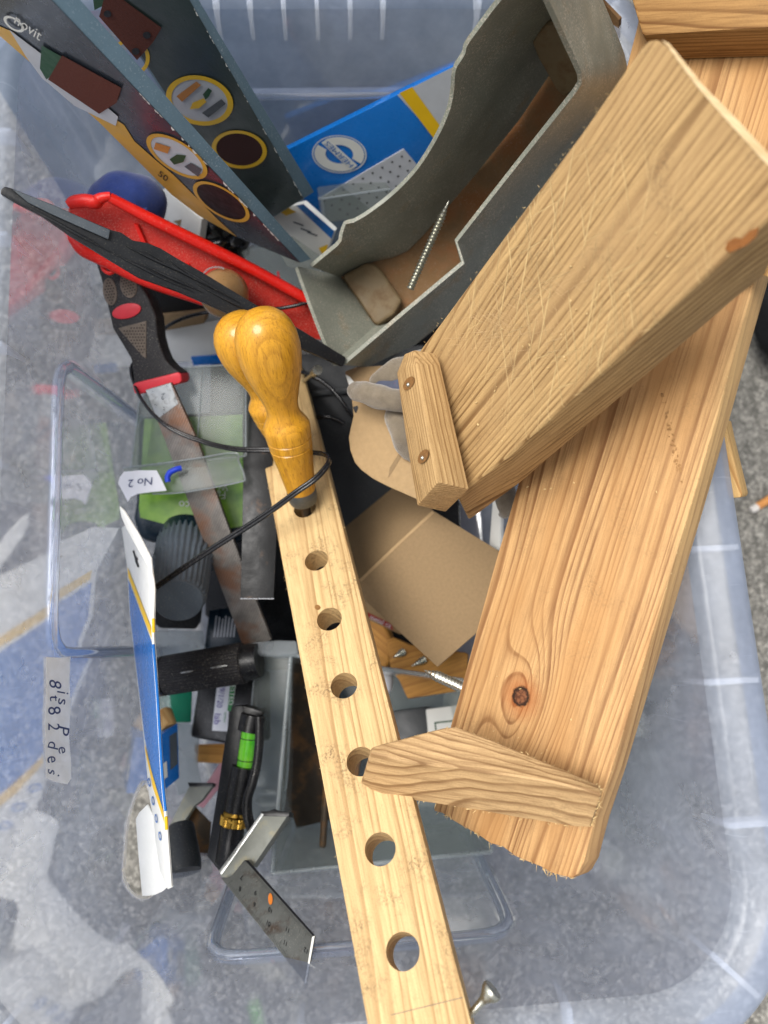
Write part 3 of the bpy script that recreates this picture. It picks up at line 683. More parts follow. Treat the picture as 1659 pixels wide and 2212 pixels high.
def blue_packs():
    F = Face((625, 322, 0.52), (977, 145, 0.475), (700, 520, 0.60))
    p = thing('sandpaper_pack', 'blue sandpaper pack with round white emblem against the back wall', 'packet', F.p(760, 500, -0.005))
    slab('sleeve', F, [(618, 325), (984, 142), (1075, 262), (815, 560), (690, 524)], 0.005, M['blue'], p, bevel=0.0005)
    decal('white_end', F, [(858, 205), (982, 143), (1072, 262), (960, 318)], M['palegrey'], p, 0.0004)
    decal('yellow_stripe', F, [(863, 201), (890, 188), (962, 288), (942, 306)], M['yellow'], p, 0.0008)
    slab('abrasive_sheet', F, [(688, 430), (872, 322), (900, 356), (800, 470), (700, 480)], 0.0007, M['palegrey'], p, bevel=0, off=0.0014)
    pf = []
    for i in range(9):
        for j in range(5):
            u = 700 + i * 21 + j * 17; v = 434 - i * 12.0 + j * 9.5
            if u < 890 - j * 3 and v < 480: pf.append(ell(u, v, 2.5, 2.2, 0, 8))
    multi('perforations', F, pf, M['blackink'], p, 0.0018)
    ring('emblem_ring', F, (733, 333), 59, 41, 0.955, 4, M['whiteink'], p, 0.0006)
    for t0, t1 in ((58, 222), (238, 402)):
        n = 18; o = ell(733, 333, 54, 37, 4, n, t0 - 4, t1 - 14); i = ell(733, 333, 30, 20, 4, n, t0 + 2, t1 - 20); bm = bmesh.new()
        ov = [bm.verts.new(F.p(*q, 0.0007)) for q in o]; iv = [bm.verts.new(F.p(*q, 0.0007)) for q in i]
        for j in range(n): bm.faces.new((ov[j], ov[j + 1], iv[j + 1], iv[j]))
        finish('emblem_arc', bm, M['whiteink'], p)
    decal('emblem_bar', F, [(694, 308), (708, 299), (772, 357), (758, 368)], M['whiteink'], p, 0.0010)
    lettering('brand_lettering', F, 'HERMES', (733, 333.5), (-16.2, -15.0), (-13.5, 9.0), M['blue'], p, 0.0014)
    G = Face((600, 460, 0.560), (700, 520, 0.555), (640, 560, 0.60))
    q = thing('sandpaper_pack', 'white and yellow end of a packet under the dark green box', 'packet', G.p(660, 560, -0.004))
    slab('sleeve', G, [(560, 462), (655, 440), (722, 500), (690, 590), (620, 575)], 0.004, M['whitecard'], q, bevel=0.0004)
    decal('blue_corner', G, [(640, 444), (656, 441), (722, 499), (716, 516)], M['blue'], q)
    decal('yellow_stripe', G, [(598, 454), (622, 448), (640, 458), (618, 466)], M['yellow'], q)
    decal('yellow_stripe', G, [(688, 536), (708, 528), (704, 545), (696, 549)], M['yellow'], q)
    for k, (uu, vv) in enumerate(((634, 478), (650, 492), (664, 500))): decal('print_line', G, [(uu, vv), (uu + 22, vv + 8), (uu + 21, vv + 11), (uu - 1, vv + 3)], M['slate_plastic'], q)
    H = Face((696, 430, 0.535), (843, 408, 0.545), (705, 528, 0.565))
    r = thing('clear_case', 'small clear plastic case between blue packet and grey trough', 'case', H.p(770, 470, -0.02))
    slab('shell', H, [(696, 432), (700, 428), (843, 408), (880, 500), (708, 534)], 0.018, M['clear'], r, bevel=0.002)
    sweep('edge_bead', [H.p(843, 408, .001), H.p(700, 429, .001), H.p(697, 436, .001), H.p(707, 534, .001)], 0.0007, M['clear_edge'], r, 6, 6)
blue_packs()

def trough():
    t = thing('grey_trough', 'broken olive grey plastic trough with rusty dirt, leaning in the back', 'trough', D(900, 700, 0.56))
    def L(*a): return [D(u, v, d - .085 * max(0., min(1.12, (400 - v) / 450))) for u, v, d in a]
    top = L((1150, -90, .395), (1170, -20, .398), (1225, 100, .405), (1243, 138, .406), (1252, 160, .407), (1252, 178, .408), (1240, 197, .410), (1120, 348, .430), (985, 520, .455), (1000, 567, .456), (870, 676, .466), (742, 785, .478))
    bot = L((1270, -90, .465), (1288, -20, .468), (1330, 80, .475), (1345, 120, .477), (1351, 150, .478), (1351, 180, .480), (1340, 215, .482), (1220, 390, .500), (1100, 560, .515), (1010, 650, .520), (895, 742, .520), (790, 790, .505))
    loft('side_wall', top, bot, 0.0026, M['grey_plastic'], t, None, 5)
    lt = L((1150, -90, .415), (1060, 20, .428), (1005, 95, .435), (1001, 116, .436), (984, 140, .437), (978, 160, .438), (977, 190, .440), (968, 236, .442), (942, 295, .446), (900, 362, .453), (850, 415, .460), (795, 458, .466), (757, 480, .470), (747, 476, .471), (737, 500, .474), (734, 522, .476), (672, 573, .486))
    lb = L((1310, -60, .505), (1262, 50, .507), (1215, 110, .510), (1200, 135, .511), (1170, 180, .512), (1140, 225, .514), (1120, 255, .515), (1080, 305, .518), (1020, 380, .522), (960, 450, .526), (910, 508, .529), (880, 538, .531), (850, 552, .532), (830, 556, .532), (800, 564, .533), (780, 572, .534), (733, 596, .535))
    lt = lt[:5] + catmull(lt[5:13], 5) + lt[13:]
    loft('curved_wall', lt, lb, 0.0026, M['grey_plastic'], t, 64, 5)
    loft('end_wall', L((640, 578, .490), (662, 640, .486), (690, 715, .481), (720, 786, .477)), L((733, 597, .537), (762, 636, .536), (790, 678, .535), (812, 704, .533)), 0.0026, M['grey_plastic'], t, 10, 4)
    loft('end_corner', L((720, 786, .477), (742, 785, .478)), L((812, 704, .533), (850, 700, .534)), 0.0024, M['grey_plastic'], t, 4, 3)
    A = L((733, 596, .537), (800, 564, .536), (880, 538, .534), (960, 450, .530), (1020, 380, .526), (1120, 255, .520), (1215, 110, .514), (1285, -20, .509))
    B = L((812, 706, .536), (880, 720, .540), (960, 680, .538), (1060, 570, .532), (1140, 480, .528), (1230, 370, .520), (1330, 210, .508), (1340, 40, .500))
    loft('dirty_floor', A, B, 0.003, M['dirt'], t, 16, 4)
    # the raised step across the floor and the dusty boss at the far end
    Fs = Face((745, 600, .530), (790, 566, .530), (812, 698, .528))
    slab('floor_step', Fs, [(738, 594), (768, 578), (790, 566), (808, 566), (826, 584), (852, 622), (870, 648), (852, 678), (816, 702), (806, 694), (772, 642)], .012, M['dirty_plastic'], t, bevel=.004, seg=4, off=.002)
    Fb = Face((1150, 90, .414), (1245, 150, .416), (1205, 210, .437))
    slab('boss', Fb, [(1146, 92), (1178, 52), (1204, 46), (1262, 150), (1258, 182), (1218, 214), (1200, 196), (1162, 130)], 0.02, M['dirty_plastic'], t, bevel=0.003, seg=3)
    s = thing('loose_screw', 'long zinc screw lying in the grey trough', 'screw', D(930, 530, .50))
    a, b = D(886, 624, .486), D(970, 433, .462); thread(s, a, b, 0.0029, 26, .18)
def thread(parent, a, b, r, turns, tip=0.0, name='thread'):
    prof = []
    n = turns * 4
    for i in range(n + 1):
        t = i / n; k = 1.0 if (i % 4) == 1 else (0.86 if (i % 4) in (0, 2) else 0.68)
        if tip and t > 1 - tip: k *= max(0.05, (1 - t) / tip)
        prof.append((t, r * k))
    return lathe(name, a, b, prof, M['screw'], parent, 14, angle=25)
trough()

# a slate plastic crate standing behind the tub
cr = thing('slate_crate', 'slate grey plastic crate standing behind the tub', 'crate', Vector((0.0, .40, 0)))
def crate():
    def bx(n, a, b, m, bv=.003):
        v = [Vector((x, y, z)) for z in (b[2], a[2]) for x, y in ((a[0], a[1]), (b[0], a[1]), (b[0], b[1]), (a[0], b[1]))]; hull(n, v, BOXF, m, cr, bv)
    bx('front', (-.26, .345, 0), (.17, .349, .30), M['crate']); bx('back', (-.26, .62, 0), (.17, .624, .30), M['crate'])
    bx('side', (-.26, .3495, 0), (-.256, .6195, .30), M['crate']); bx('side', (.166, .3495, 0), (.17, .6195, .30), M['crate'])
    bx('rim', (-.268, .337, .3005), (.178, .352, .308), M['crate'])
    bx('lid', (-.255, .3525, .296), (.165, .6195, .3), M['crate'])
crate()

# ================================================================== left side clutter
def left_clutter():
    F = Face((200, 400, .535), (340, 400, .53), (260, 460, .55))
    cap = thing('cloth_cap', 'navy blue cloth cap behind the red channel', 'cap', D(270, 440, .58))
    c = D(276, 438, .500); bm = bmesh.new(); bmesh.ops.create_uvsphere(bm, u_segments=40, v_segments=20, radius=1)
    ux, uy = CR @ Vector((1, 0, 0)), CR @ Vector((0, 1, 0)); uz = CR @ Vector((0, 0, 1))
    for v in bm.verts:
        p = v.co.copy(); q = ux * p.x * .0275 + uy * p.y * .0205 + uz * p.z * .020
        v.co = c + q * (1 + .10 * mnoise.noise(q * 60 + Vector((3, 1, 7))))
    finish('crown', bm, M['bluecloth'], cap, smooth=True, angle=80)
    sweep('brim_seam', [D(206, 432, .492), D(230, 450, .486), D(270, 458, .484), D(318, 453, .487)], .0012, M['bluecloth'], cap, 6, 8)
    F = Face((345, 412, .540), (435, 474, .535), (340, 466, .56))
    pk = thing('paper_packet', 'white paper packet with a small printed code behind the red channel', 'packet', F.p(390, 500, -.01))
    slab('packet', F, [(345, 412), (360, 410), (379, 428), (436, 474), (429, 528), (326, 470), (338, 440)], .008, M['whitecard'], pk, bevel=.001)
    multi('printed_code', F, [[(346 + i * 2.2, 432 + i * .8), (347.2 + i * 2.2, 432.4 + i * .8), (341 + i * 2.2, 452 + i * .9), (340 + i * 2.2, 451.6 + i * .9)] for i in range(7)], M['blackink'], pk)
    decal('tear', F, [(374, 478), (392, 474), (388, 492), (382, 500), (384, 484)], M['card'], pk)
    b = tag(lump('film_bag', D(476, 532, .575), (.020, .022, .016), M['bag'], None, .55, 90), 'crumpled shiny black film bag beside white paper packet', 'bag')
    F = Face((525, 540, .56), (650, 600, .55), (560, 630, .58))
    cb = thing('clear_sachet', 'clear plastic box with a red mark, beneath the red channel', 'box', F.p(600, 600, -.02))
    slab('shell', F, [(518, 545), (600, 530), (665, 575), (660, 650), (600, 640), (548, 590)], .02, M['clear'], cb, bevel=.002)
    decal('red_mark', F, [(598, 586), (602, 586), (607, 612), (602, 613)], M['gripred'], cb, .0006)
    F = Face((300, 660, .565), (440, 690, .56), (340, 700, .575))
    br = thing('bristle_brush', 'black bristle brush under the red channel', 'brush', F.p(380, 690, -.02))
    slab('bristles', F, [(322, 622), (450, 660), (440, 688), (330, 690)], .02, M['bristle'], br, bevel=.003)
    slab('back', F, [(325, 685), (446, 672), (440, 700), (352, 716), (330, 708)], .01, M['card'], br, bevel=.001, off=.004)
    # red channel
    r = thing('red_channel', 'red plastic channel lying across the left of the tub', 'channel', D(420, 640, .52))
    F = Face((150, 470, .462), (690, 715, .515), (240, 440, .458))
    slab('channel_floor', F, [(146, 452), (238, 436), (560, 590), (672, 650), (694, 735), (640, 725), (560, 690), (431, 648), (313, 608), (176, 530)], .003, M['redfloor'], r, bevel=.0006, off=-.006)
    sweep('upper_rail', [D(238, 427, .452), D(330, 475, .462), D(450, 534, .475), D(560, 590, .488), D(672, 652, .502)], [.0032, .0038, .0040, .0040, .0038], M['red'], r, 6, 8, .9)
    sweep('hook_lip', [D(147, 444, .453), D(160, 437, .453), D(185, 434, .452), D(206, 437, .452), D(214, 431, .452), D(226, 426, .451), D(240, 424, .451)], [.0028, .0040, .0042, .0042, .0036, .0030, .0026], M['red'], r, 6, 8, .9)
    sweep('lower_rail', [D(140, 500, .462), D(160, 520, .463), D(180, 540, .465), D(217, 560, .469), D(313, 607, .479), D(431, 648, .492), D(560, 690, .505)], [.0012, .0032, .0042, .0038, .0036, .0032, .003], M['red'], r, 6, 8, .9)
    for u, v in ((318, 520), (428, 606)): slab('stiffener', F, [(u - 30, v - 36), (u - 20, v - 34), (u + 2, v + 16), (u - 9, v + 12)], .004, M['red'], r, bevel=.0006, off=-.003)
    sweep('hanging_loop', [D(219, 566, .474), D(224, 582, .475), D(236, 590, .475), D(247, 584, .475), D(250, 574, .475)], .0014, M['red'], r, 6, 8)
    k = thing('wooden_ball', 'round brown wooden ball lying in the red channel', 'ball', D(486, 636, .50))
    a, b = D(486, 640, .500), D(482, 628, .462)
    lathe('body', a, b, [(i / 12, .0165 * math.sin(PI * (0.04 + .92 * i / 12))) for i in range(13)], M['knob'], k, 32, angle=80)
    sweep('dome_rim', [D(440, 590, .472), D(452, 580, .470), D(470, 577, .469), D(484, 580, .469)], .0006, M['clear_edge'], k, 6, 6)
    # black splintered piece
    F = Face((10, 412, .392), (545, 665, .448), (287, 519, .418))
    l = thing('splintered_bar', 'broken black plastic bar with a jagged tapering tip', 'bar', D(400, 610, .45))
    slab('shaft', F, [(2, 408), (10, 402), (24, 406), (60, 420), (110, 440), (178, 470), (240, 496), (262, 502), (287, 519), (318, 524), (347, 536), (390, 562), (434, 586), (500, 626), (560, 662), (640, 706), (748, 772), (742, 792), (640, 748), (560, 708), (484, 672), (384, 629), (300, 599), (227, 555), (150, 508), (90, 466), (40, 440), (0, 418)], .007, M['black_plastic'], l, bevel=.0009)
    slab('smooth_strip', F, [(26, 408), (60, 421), (110, 441), (178, 471), (238, 497), (234, 517), (170, 489), (110, 462), (60, 437)], .002, M['slate_plastic'], l, bevel=.0005, off=.0022)
    for i, (a, b, w_) in enumerate((((60, 446), (240, 545), 2.5), ((240, 545), (420, 632), 2.5), ((270, 530), (430, 604), 3), ((310, 540), (480, 634), 2.2), ((300, 566), (440, 632), 2.6), ((360, 560), (520, 656), 2), ((420, 610), (560, 684), 2))):
        sweep('splinter', [F.p(*a, .0002), F.p((a[0] + b[0]) / 2 + 4, (a[1] + b[1]) / 2 + 3, .0012), F.p(*b, .0002)], [.0003, .0009, .0002], M['black_plastic'], l, 6, 6, .8, .0003)
left_clutter()

def file_tool():
    f = thing('hand_file', 'rusty hand file with black and red rubber handle', 'file', D(450, 1100, .545))
    F = Face((215, 580, .487), (385, 810, .502), (330, 640, .490))
    slab('handle', F, [(200, 548), (212, 540), (290, 580), (300, 606), (320, 640), (337, 682), (341, 725), (348, 752), (357, 775), (373, 793), (389, 803), (392, 815), (345, 835), (288, 838), (288, 818), (283, 776), (263, 742), (243, 709), (230, 652), (217, 600), (205, 562)], .018, M['rubber'], f, bevel=.0045, seg=4)
    slab('collar', F, [(286, 832), (291, 827), (384, 804), (391, 808), (393, 822), (388, 828), (300, 852), (290, 850)], .019, M['gripred'], f, bevel=.0022, seg=3, off=.001)
    for c, a, b, rt in (((237, 630), 15, 30, -8), ((277, 617), 18, 27, -14)):
        o = slab('grip_pad', F, ell(*c, a, b, rt, 28), .001, M['gripbrown'], f, bevel=.0004, off=.0006)
        pt = []
        for i in range(-2, 3):
            for j in range(-4, 5):
                x, y = i * 6.0 + (3 if j % 2 else 0), j * 6.2
                if (x / (a - 3)) ** 2 + (y / (b - 3)) ** 2 < 1:
                    t = R(rt); pt.append(ell(c[0] + x * math.cos(t) - y * math.sin(t), c[1] + x * math.sin(t) + y * math.cos(t), 2.0, 1.9, 0, 6))
        multi('pits', F, pt, M['pit'], o, .0009)
    pt = []; o = slab('grip_pad', F, [(255, 709), (316, 693), (315, 774), (308, 770)], .001, M['gripbrown'], f, bevel=.0004, off=.0006)
    for i in range(9):
        for j in range(10):
            u, v = 262 + i * 6.2 + (j % 2) * 3, 702 + j * 6.6
            if u < 312 and v > 713 - (u - 255) * .26 + 2 and v < 709 + (u - 255) * 1.22 - 4: pt.append(ell(u, v, 2.0, 1.9, 0, 6))
    multi('pits', F, pt, M['pit'], o, .0009)
    slab('red_pad', F, [(ell(273, 672, 32, 16, -14, 32)[i]) for i in range(32)], .0016, M['gripred'], f, bevel=.0007, off=.0012)
    G = Face((340, 860, .503), (555, 1390, .540), (420, 940, .507))
    slab('blade', G, [(314, 842), (369, 826), (427, 954), (484, 1114), (534, 1248), (586, 1382), (528, 1405), (458, 1217), (390, 1040)], .004, M['file'], f, ((340, 850), (555, 1390)), .0004)
    decal('bare_heel', G, [(315, 843), (368, 828), (385, 872), (340, 905)], M['steel'], f)
    lettering('stamp', G, '2', (352, 856), (-16, 4), (-3, 20), M['slate_plastic'], f, .0005)
file_tool()

def bottle():
    b = thing('weedkiller_bottle', 'navy plastic bottle with grass label and ribbed dark cap', 'bottle', D(410, 1050, .61))
    F = Face((300, 920, .545), (540, 900, .555), (400, 1170, .545))
    slab('bottle_body', F, [(285, 1120), (292, 1080), (296, 900), (548, 880), (548, 1160), (470, 1182), (400, 1192), (300, 1165)], .030, M['bottle'], b, bevel=.008, seg=4)
    decal('grass_label', F, [(303, 1118), (300, 1096), (312, 905), (535, 895), (531, 1136), (460, 1146), (400, 1144)], M['grassprint'], b, .0006)
    for s, uv, e in (('Fa', (478, 1068), 24), ('W', (482, 1052), 20), ('co', (398, 1090), 25)): lettering('label_lettering', F, s, uv, (-e, -e * .06), (-e * .05, e), M['whiteink'], b, .0010)
    a, c = D(402, 1172, .548), D(386, 1296, .487)
    lathe('cap_collar', D(410, 1158, .556), D(400, 1186, .543), [(0, .019), (.1, .0225), (.9, .0225), (1, .021)], M['bottle'], b, 40)
    lathe('cap', a, c, [(0, .0215), (.05, .0222), (.38, .0224), (.42, .0205), (.93, .0188), (.98, .0178), (1.0, .0160)], M['cap'], b, 150, .07, 30, angle=60)
    lathe('cap_top', c, D(385.6, 1299, .4855), [(0, .0168), (.6, .0166), (1, .0158)], M['cap'], b, 40)
    F = Face((335, 1300, .545), (440, 1310, .555), (380, 1360, .56))
    k = thing('black_pot', 'squat black pot below the ribbed bottle cap', 'pot', F.p(380, 1360, -.02))
    slab('pot_body', F, [(330, 1268), (440, 1284), (434, 1345), (424, 1362), (345, 1360), (333, 1350)], .03, M['black'], k, bevel=.004, seg=3)
    sweep('pot_rim', [F.p(333, 1302, .001), F.p(345, 1318, .002), F.p(362, 1325, .002), F.p(378, 1322, .001)], .0012, M['darkgrey'], k, 6, 8)
bottle()

def clear_box_upper():
    F = Face((365, 800, .520), (530, 785, .515), (283, 1005, .520))
    b = thing('clear_organiser', 'clear plastic box with paper label lying over the bottle', 'box', D(410, 960, .55))
    top = [(362, 797), (531, 785), (531, 985), (283, 1010), (300, 868)]
    slab('box_shell', F, top, .024, M['clear'], b, bevel=.002)
    for k in range(len(top)):
        p, q = top[k], top[(k + 1) % len(top)]; sweep('edge_bead', [F.p(*p, .0006), F.p(*q, .0006)], .0007, M['clear_edge'], b, 1, 6)
    sweep('divider', [F.p(437, 800, .0006), F.p(424, 990, .0006)], .0005, M['clear_edge'], b, 1, 6)
    G = Face((270, 1012, .512), (505, 978, .508), (400, 1062, .505))
    lip = [(265, 1010), (345, 1000), (420, 990), (505, 977), (515, 990), (528, 1030), (520, 1040), (400, 1062), (300, 1067), (284, 1052)]
    slab('lid_lip', G, lip, .004, M['clear'], b, bevel=.001)
    sweep('lip_bead', [G.p(265, 1011, .0006), G.p(345, 1001, .0006), G.p(420, 991, .0006), G.p(505, 978, .0006), G.p(516, 998, .0006), G.p(528, 1030, .0006), G.p(515, 1042, .0006), G.p(400, 1063, .0006), G.p(330, 1067, .0006)], .0007, M['clear_edge'], b, 6, 6)
    H = Face((255, 1044, .503), (340, 1016, .500), (360, 1061, .500))
    slab('paper_label', H, [(255, 1044), (259, 1030), (268, 1019), (300, 1016), (338, 1016), (348, 1034), (360, 1060), (325, 1063), (296, 1067), (282, 1074), (276, 1084), (266, 1064)], .0003, M['paper'], b, bevel=0)
    lettering('label_writing', H, 'No 2', (303, 1041), (-26, 3), (-2, 24), M['inkblue'], b, .0005)
    h = thing('blue_hook', 'small blue plastic hook beside the paper label', 'hook', D(366, 1030, .51))
    sweep('hook', [D(392, 1011, .503), D(380, 1014, .502), D(367, 1021, .502), D(362, 1031, .502), D(363, 1041, .502)], .0020, M['bluehook'], h, 6, 10)
clear_box_upper()

def left_pack():
    F = Face((333, 1274, .425), (369, 1915, .392), (287, 1400, .488))
    p = thing('card_sleeve', 'opened blue and white sandpaper sleeve standing along the left wall', 'packet', D(335, 1600, .52))
    slab('sleeve', F, [(263, 1140), (273, 1133), (300, 1180), (328, 1231), (333, 1274), (331, 1372), (340, 1505), (350, 1672), (358, 1762), (370, 1917), (362, 1921), (345, 1880), (335, 1812), (322, 1716), (310, 1589), (290, 1415), (280, 1327), (275, 1228)], .0011, M['whitecard'], p, bevel=.0002)
    decal('blue_panel', F, [(277, 1252), (312, 1345), (330, 1394), (340, 1505), (350, 1672), (357, 1762), (330, 1680), (312, 1592), (291, 1416), (281, 1327)], M['blue'], p, .0003)
    decal('yellow_band', F, [(275.5, 1226), (300, 1288), (330, 1366), (331, 1388), (314, 1346), (277, 1246)], M['yellow'], p, .0005)
    decal('yellow_band', F, [(312, 1606), (330, 1676), (357, 1768), (359, 1790), (330, 1700), (315, 1630)], M['yellow'], p, .0005)
    for u, v in ((322, 1690), (330, 1730), (337, 1768), (345, 1806)): ring('grit_ring', F, (u, v), 2.8, 10, .6, -8, M['blue'], p, .0005, 20)
    decal('hanging_slot', F, [(286, 1190), (289, 1188), (292, 1200), (297, 1206), (296, 1212), (300, 1224), (297, 1226), (292, 1214), (290, 1204)], M['blackink'], p, .0005)
    G = Face((258, 1094, .440), (327, 1208, .424), (335, 1300, .43))
    slab('back_flap', G, [(258, 1094), (268, 1104), (300, 1156), (326, 1207), (329, 1240), (320, 1225), (296, 1184), (272, 1140), (262, 1116)], .0009, M['whitecard'], p, bevel=.0002, off=-.001)
    sweep('worn_fold', [F.p(329, 1240, .0004), F.p(333, 1274, .0006), F.p(331, 1372, .0006), F.p(340, 1505, .0006), F.p(350, 1672, .0006), F.p(358, 1762, .0006), F.p(369, 1915, .0006)], .0009, M['whitecard'], p, 8, 6)
    sweep('blue_fold', [F.p(331.5, 1392, .0012), F.p(340.5, 1505, .0012), F.p(350.5, 1672, .0012), F.p(358, 1752, .0012)], .0008, M['blue'], p, 8, 6)
    for v0, v1 in ((1336, 1366), (1764, 1792)): sweep('yellow_fold', [F.p(331.5 + (v0 - 1336) * .064, v0, .0012), F.p(332 + (v1 - 1366) * .066, v1, .0012)], .0009, M['yellow'], p, 2, 6)
    H = Face((293, 1770, .445), (307, 1936, .430), (345, 1800, .425))
    slab('inner_flap', H, [(293, 1770), (300, 1756), (318, 1738), (334, 1770), (352, 1850), (366, 1912), (350, 1926), (332, 1934), (307, 1936), (300, 1860)], .0009, M['whitecard'], p, bevel=.0002)
left_pack()

# ================================================================== lower left clutter
def lower_left():
    a, b = D(341, 1462, .528), D(560, 1426, .520)
    g = thing('rubber_grip', 'black ribbed rubber grip lying across the clutter', 'grip', D(440, 1460, .55))
    lathe('sleeve', a.lerp(b, .07), a.lerp(b, .86), [(0, .0138), (.02, .0146), (.98, .0150), (1, .0140)], M['rubber'], g, 160, .05, 40, angle=60)
    lathe('end_cap', a, a.lerp(b, .07), [(0, .0138), (.2, .0146), (1, .0146)], M['black'], g, 40)
    lathe('end_ring', a.lerp(b, .86), b, [(0, .0134), (.5, .0132), (1, .012)], M['black'], g, 40)
    for t0, t1, dv in ((.16, .42, 4), (.45, .76, -3)):  # gloss highlights on the ribs, built as pale slivers facing the lens
        p = a.lerp(b, t0); q = a.lerp(b, t1); n = (CP - p).normalized()
        sweep('painted_glint', [p + n * .0143, p.lerp(q, .5) + n * .0150, q + n * .0144], [.0003, .0016, .0003], M['steel'], g, 6, 8, .5)
    F = Face((426, 1485, .572), (545, 1470, .566), (410, 1600, .560))
    t = thing('black_adaptor', 'black power adaptor with a white and green test label', 'adaptor', F.p(480, 1560, -.03))
    slab('casing', F, [(428, 1470), (560, 1440), (560, 1600), (486, 1606), (408, 1592), (414, 1560)], .03, M['black'], t, bevel=.004, seg=3)
    decal('test_label', F, [(470, 1466), (500, 1460), (491, 1580), (458, 1578)], M['paper'], t, .0006)
    decal('green_stripe', F, [(499, 1462), (512, 1460), (500, 1536), (491, 1536)], M['greenink'], t, .0009)
    lettering('label_lettering', F, 'TESTED', (501.5, 1497), (-2.2, 15.5), (14, 1), M['whiteink'], t, .0013)
    lettering('label_writing', F, '29/1/20', (477, 1503), (-3, 17), (17, 2), M['inkpurple'], t, .0013)
    lettering('label_writing', F, 'lab', (469, 1553), (-2, 22), (20, 1), M['inkpurple'], t, .0013)
    lettering('label_lettering', F, 'RETEST', (485, 1550), (-.8, 7), (6.5, .5), M['greenink'], t, .0013)
    F = Face((370, 1497, .580), (414, 1492, .585), (372, 1561, .575))
    tag(slab('green_block', F, [(366, 1482), (416, 1476), (413, 1561), (371, 1561)], .02, M['green'], None, None, .0015), 'green plastic block beside black adaptor', 'block')
    w_ = thing('wooden_peg', 'short pale wooden peg beside the green block', 'peg', D(358, 1560, .60))
    lathe('peg', D(354, 1535, .553), D(366, 1572, .545), [(0, .005), (.1, .006), (.9, .006), (1, .0052)], M['offcut'], w_, 20)
    F = Face((347, 1585, .532), (383, 1560, .545), (352, 1700, .520))
    bb = thing('blue_carton', 'small blue and white carton beside the sandpaper sleeve', 'carton', F.p(365, 1690, -.01))
    slab('carton', F, [(344, 1590), (384, 1562), (388, 1680), (352, 1710)], .015, M['blue'], bb, bevel=.0008)
    decal('white_panel', F, [(349, 1652), (360, 1644), (362, 1678), (351, 1686)], M['whiteink'], bb); decal('dark_print', F, [(366, 1590), (382, 1580), (384, 1650), (368, 1664)], M['slate_plastic'], bb)
    F = Face((426, 1611, .595), (482, 1611, .59), (426, 1646, .59))
    tag(slab('wood_strip', F, [(420, 1608), (488, 1606), (488, 1650), (421, 1646)], .012, M['deepwood'], None, None, .001), 'short orange wood strip under the spirit level', 'wood')
    F = Face((470, 1640, .585), (430, 1740, .575), (520, 1640, .59))
    tag(slab('pink_sheet', F, [(500, 1612), (512, 1640), (476, 1700), (440, 1746), (420, 1740), (448, 1690)], .003, M['pink'], None, None, .001), 'pink plastic sheet behind the spirit level', 'sheet')
    F = Face((451, 1329, .590), (498, 1329, .588), (444, 1399, .585))
    n = thing('printed_carton', 'dark carton with tiny white print beside the file tip', 'carton', F.p(480, 1390, -.02))
    slab('carton', F, [(452, 1318), (520, 1310), (540, 1400), (440, 1408)], .02, M['bottle'], n, bevel=.001)
    for i in range(7): decal('print_line', F, [(466 + i * 7, 1330 + (i % 3) * 3), (469 + i * 7, 1330 + (i % 3) * 3), (464 + i * 7, 1376), (461 + i * 7, 1376)], M['palegrey'], n)
    F = Face((340, 1380, .565), (440, 1370, .58), (350, 1420, .565))
    tag(slab('milky_lid', F, [(332, 1362), (440, 1362), (446, 1420), (336, 1430)], .006, M['clear_edge'], None, None, .002), 'milky plastic lid between the black pot and the grip', 'lid')
    F = Face((390, 1620, .575), (430, 1620, .58), (400, 1740, .56))
    tag(slab('film_wrap', F, [(380, 1562), (432, 1565), (428, 1650), (440, 1700), (384, 1720), (370, 1640)], .006, M['clear_edge'], None, None, .002), 'crinkled clear film beside small blue carton', 'film')
    # spirit level
    s = thing('spirit_level', 'small black spirit level with green vial and brass knob', 'level', D(500, 1700, .53))
    F = Face((500, 1524, .500), (568, 1540, .498), (474, 1880, .482))
    slab('backplate', F, [(500, 1526), (522, 1524), (530, 1532), (512, 1700), (498, 1868), (474, 1883), (447, 1850), (472, 1694), (484, 1610)], .007, M['black_plastic'], s, bevel=.0009)
    lathe('tube', D(548, 1543, .498), D(540, 1580, .496), [(0, .0080), (.04, .0087), (1, .0087)], M['black'], s, 28)
    lathe('tube', D(529, 1655, .493), D(510, 1752, .489), [(0, .0087), (.6, .0085), (1, .0082)], M['black'], s, 28)
    lathe('tube', D(503, 1784, .488), D(492, 1866, .484), [(0, .0082), (.96, .0086), (1, .0080)], M['black'], s, 28)
    v = lathe('vial', D(540, 1579, .496), D(529, 1656, .493), [(0, .0058), (1, .0058)], M['vial'], s, 24)
    for t in (.2, .8):
        p = D(540, 1579, .496).lerp(D(529, 1656, .493), t); q = D(540, 1579, .496).lerp(D(529, 1656, .493), t + .02); lathe('vial_line', p, q, [(0, .0061), (1, .0061)], M['blackink'], v, 24)
    lathe('brass_knob', D(509, 1760, .4885), D(505, 1784, .4875), [(0, .0085), (.1, .0098), (.9, .0098), (1, .0088)], M['brass'], s, 120, .06, 30)
    lathe('brass_tip', D(513, 1746, .484), D(509, 1760, .486), [(0, .001), (.3, .003), (.6, .004), (1, .0085)], M['brass'], s, 20)
    sweep('strap', [D(560, 1548, .486), D(560, 1600, .484), D(555, 1650, .482), D(546, 1690, .480), D(535, 1724, .479), D(534, 1755, .478), D(540, 1780, .478), D(546, 1800, .478)], [.0024, .0030, .0030, .0030, .0032, .0034, .0034, .003], M['black'], s, 8, 8, .6)
    slab('end_block', F, [(524, 1524), (566, 1536), (568, 1544), (528, 1560)], .012, M['black'], s, bevel=.001, off=.002)
    # combination square
    q = thing('steel_square', 'steel square with engraved ruler blade against the front wall', 'square', D(560, 1950, .45))
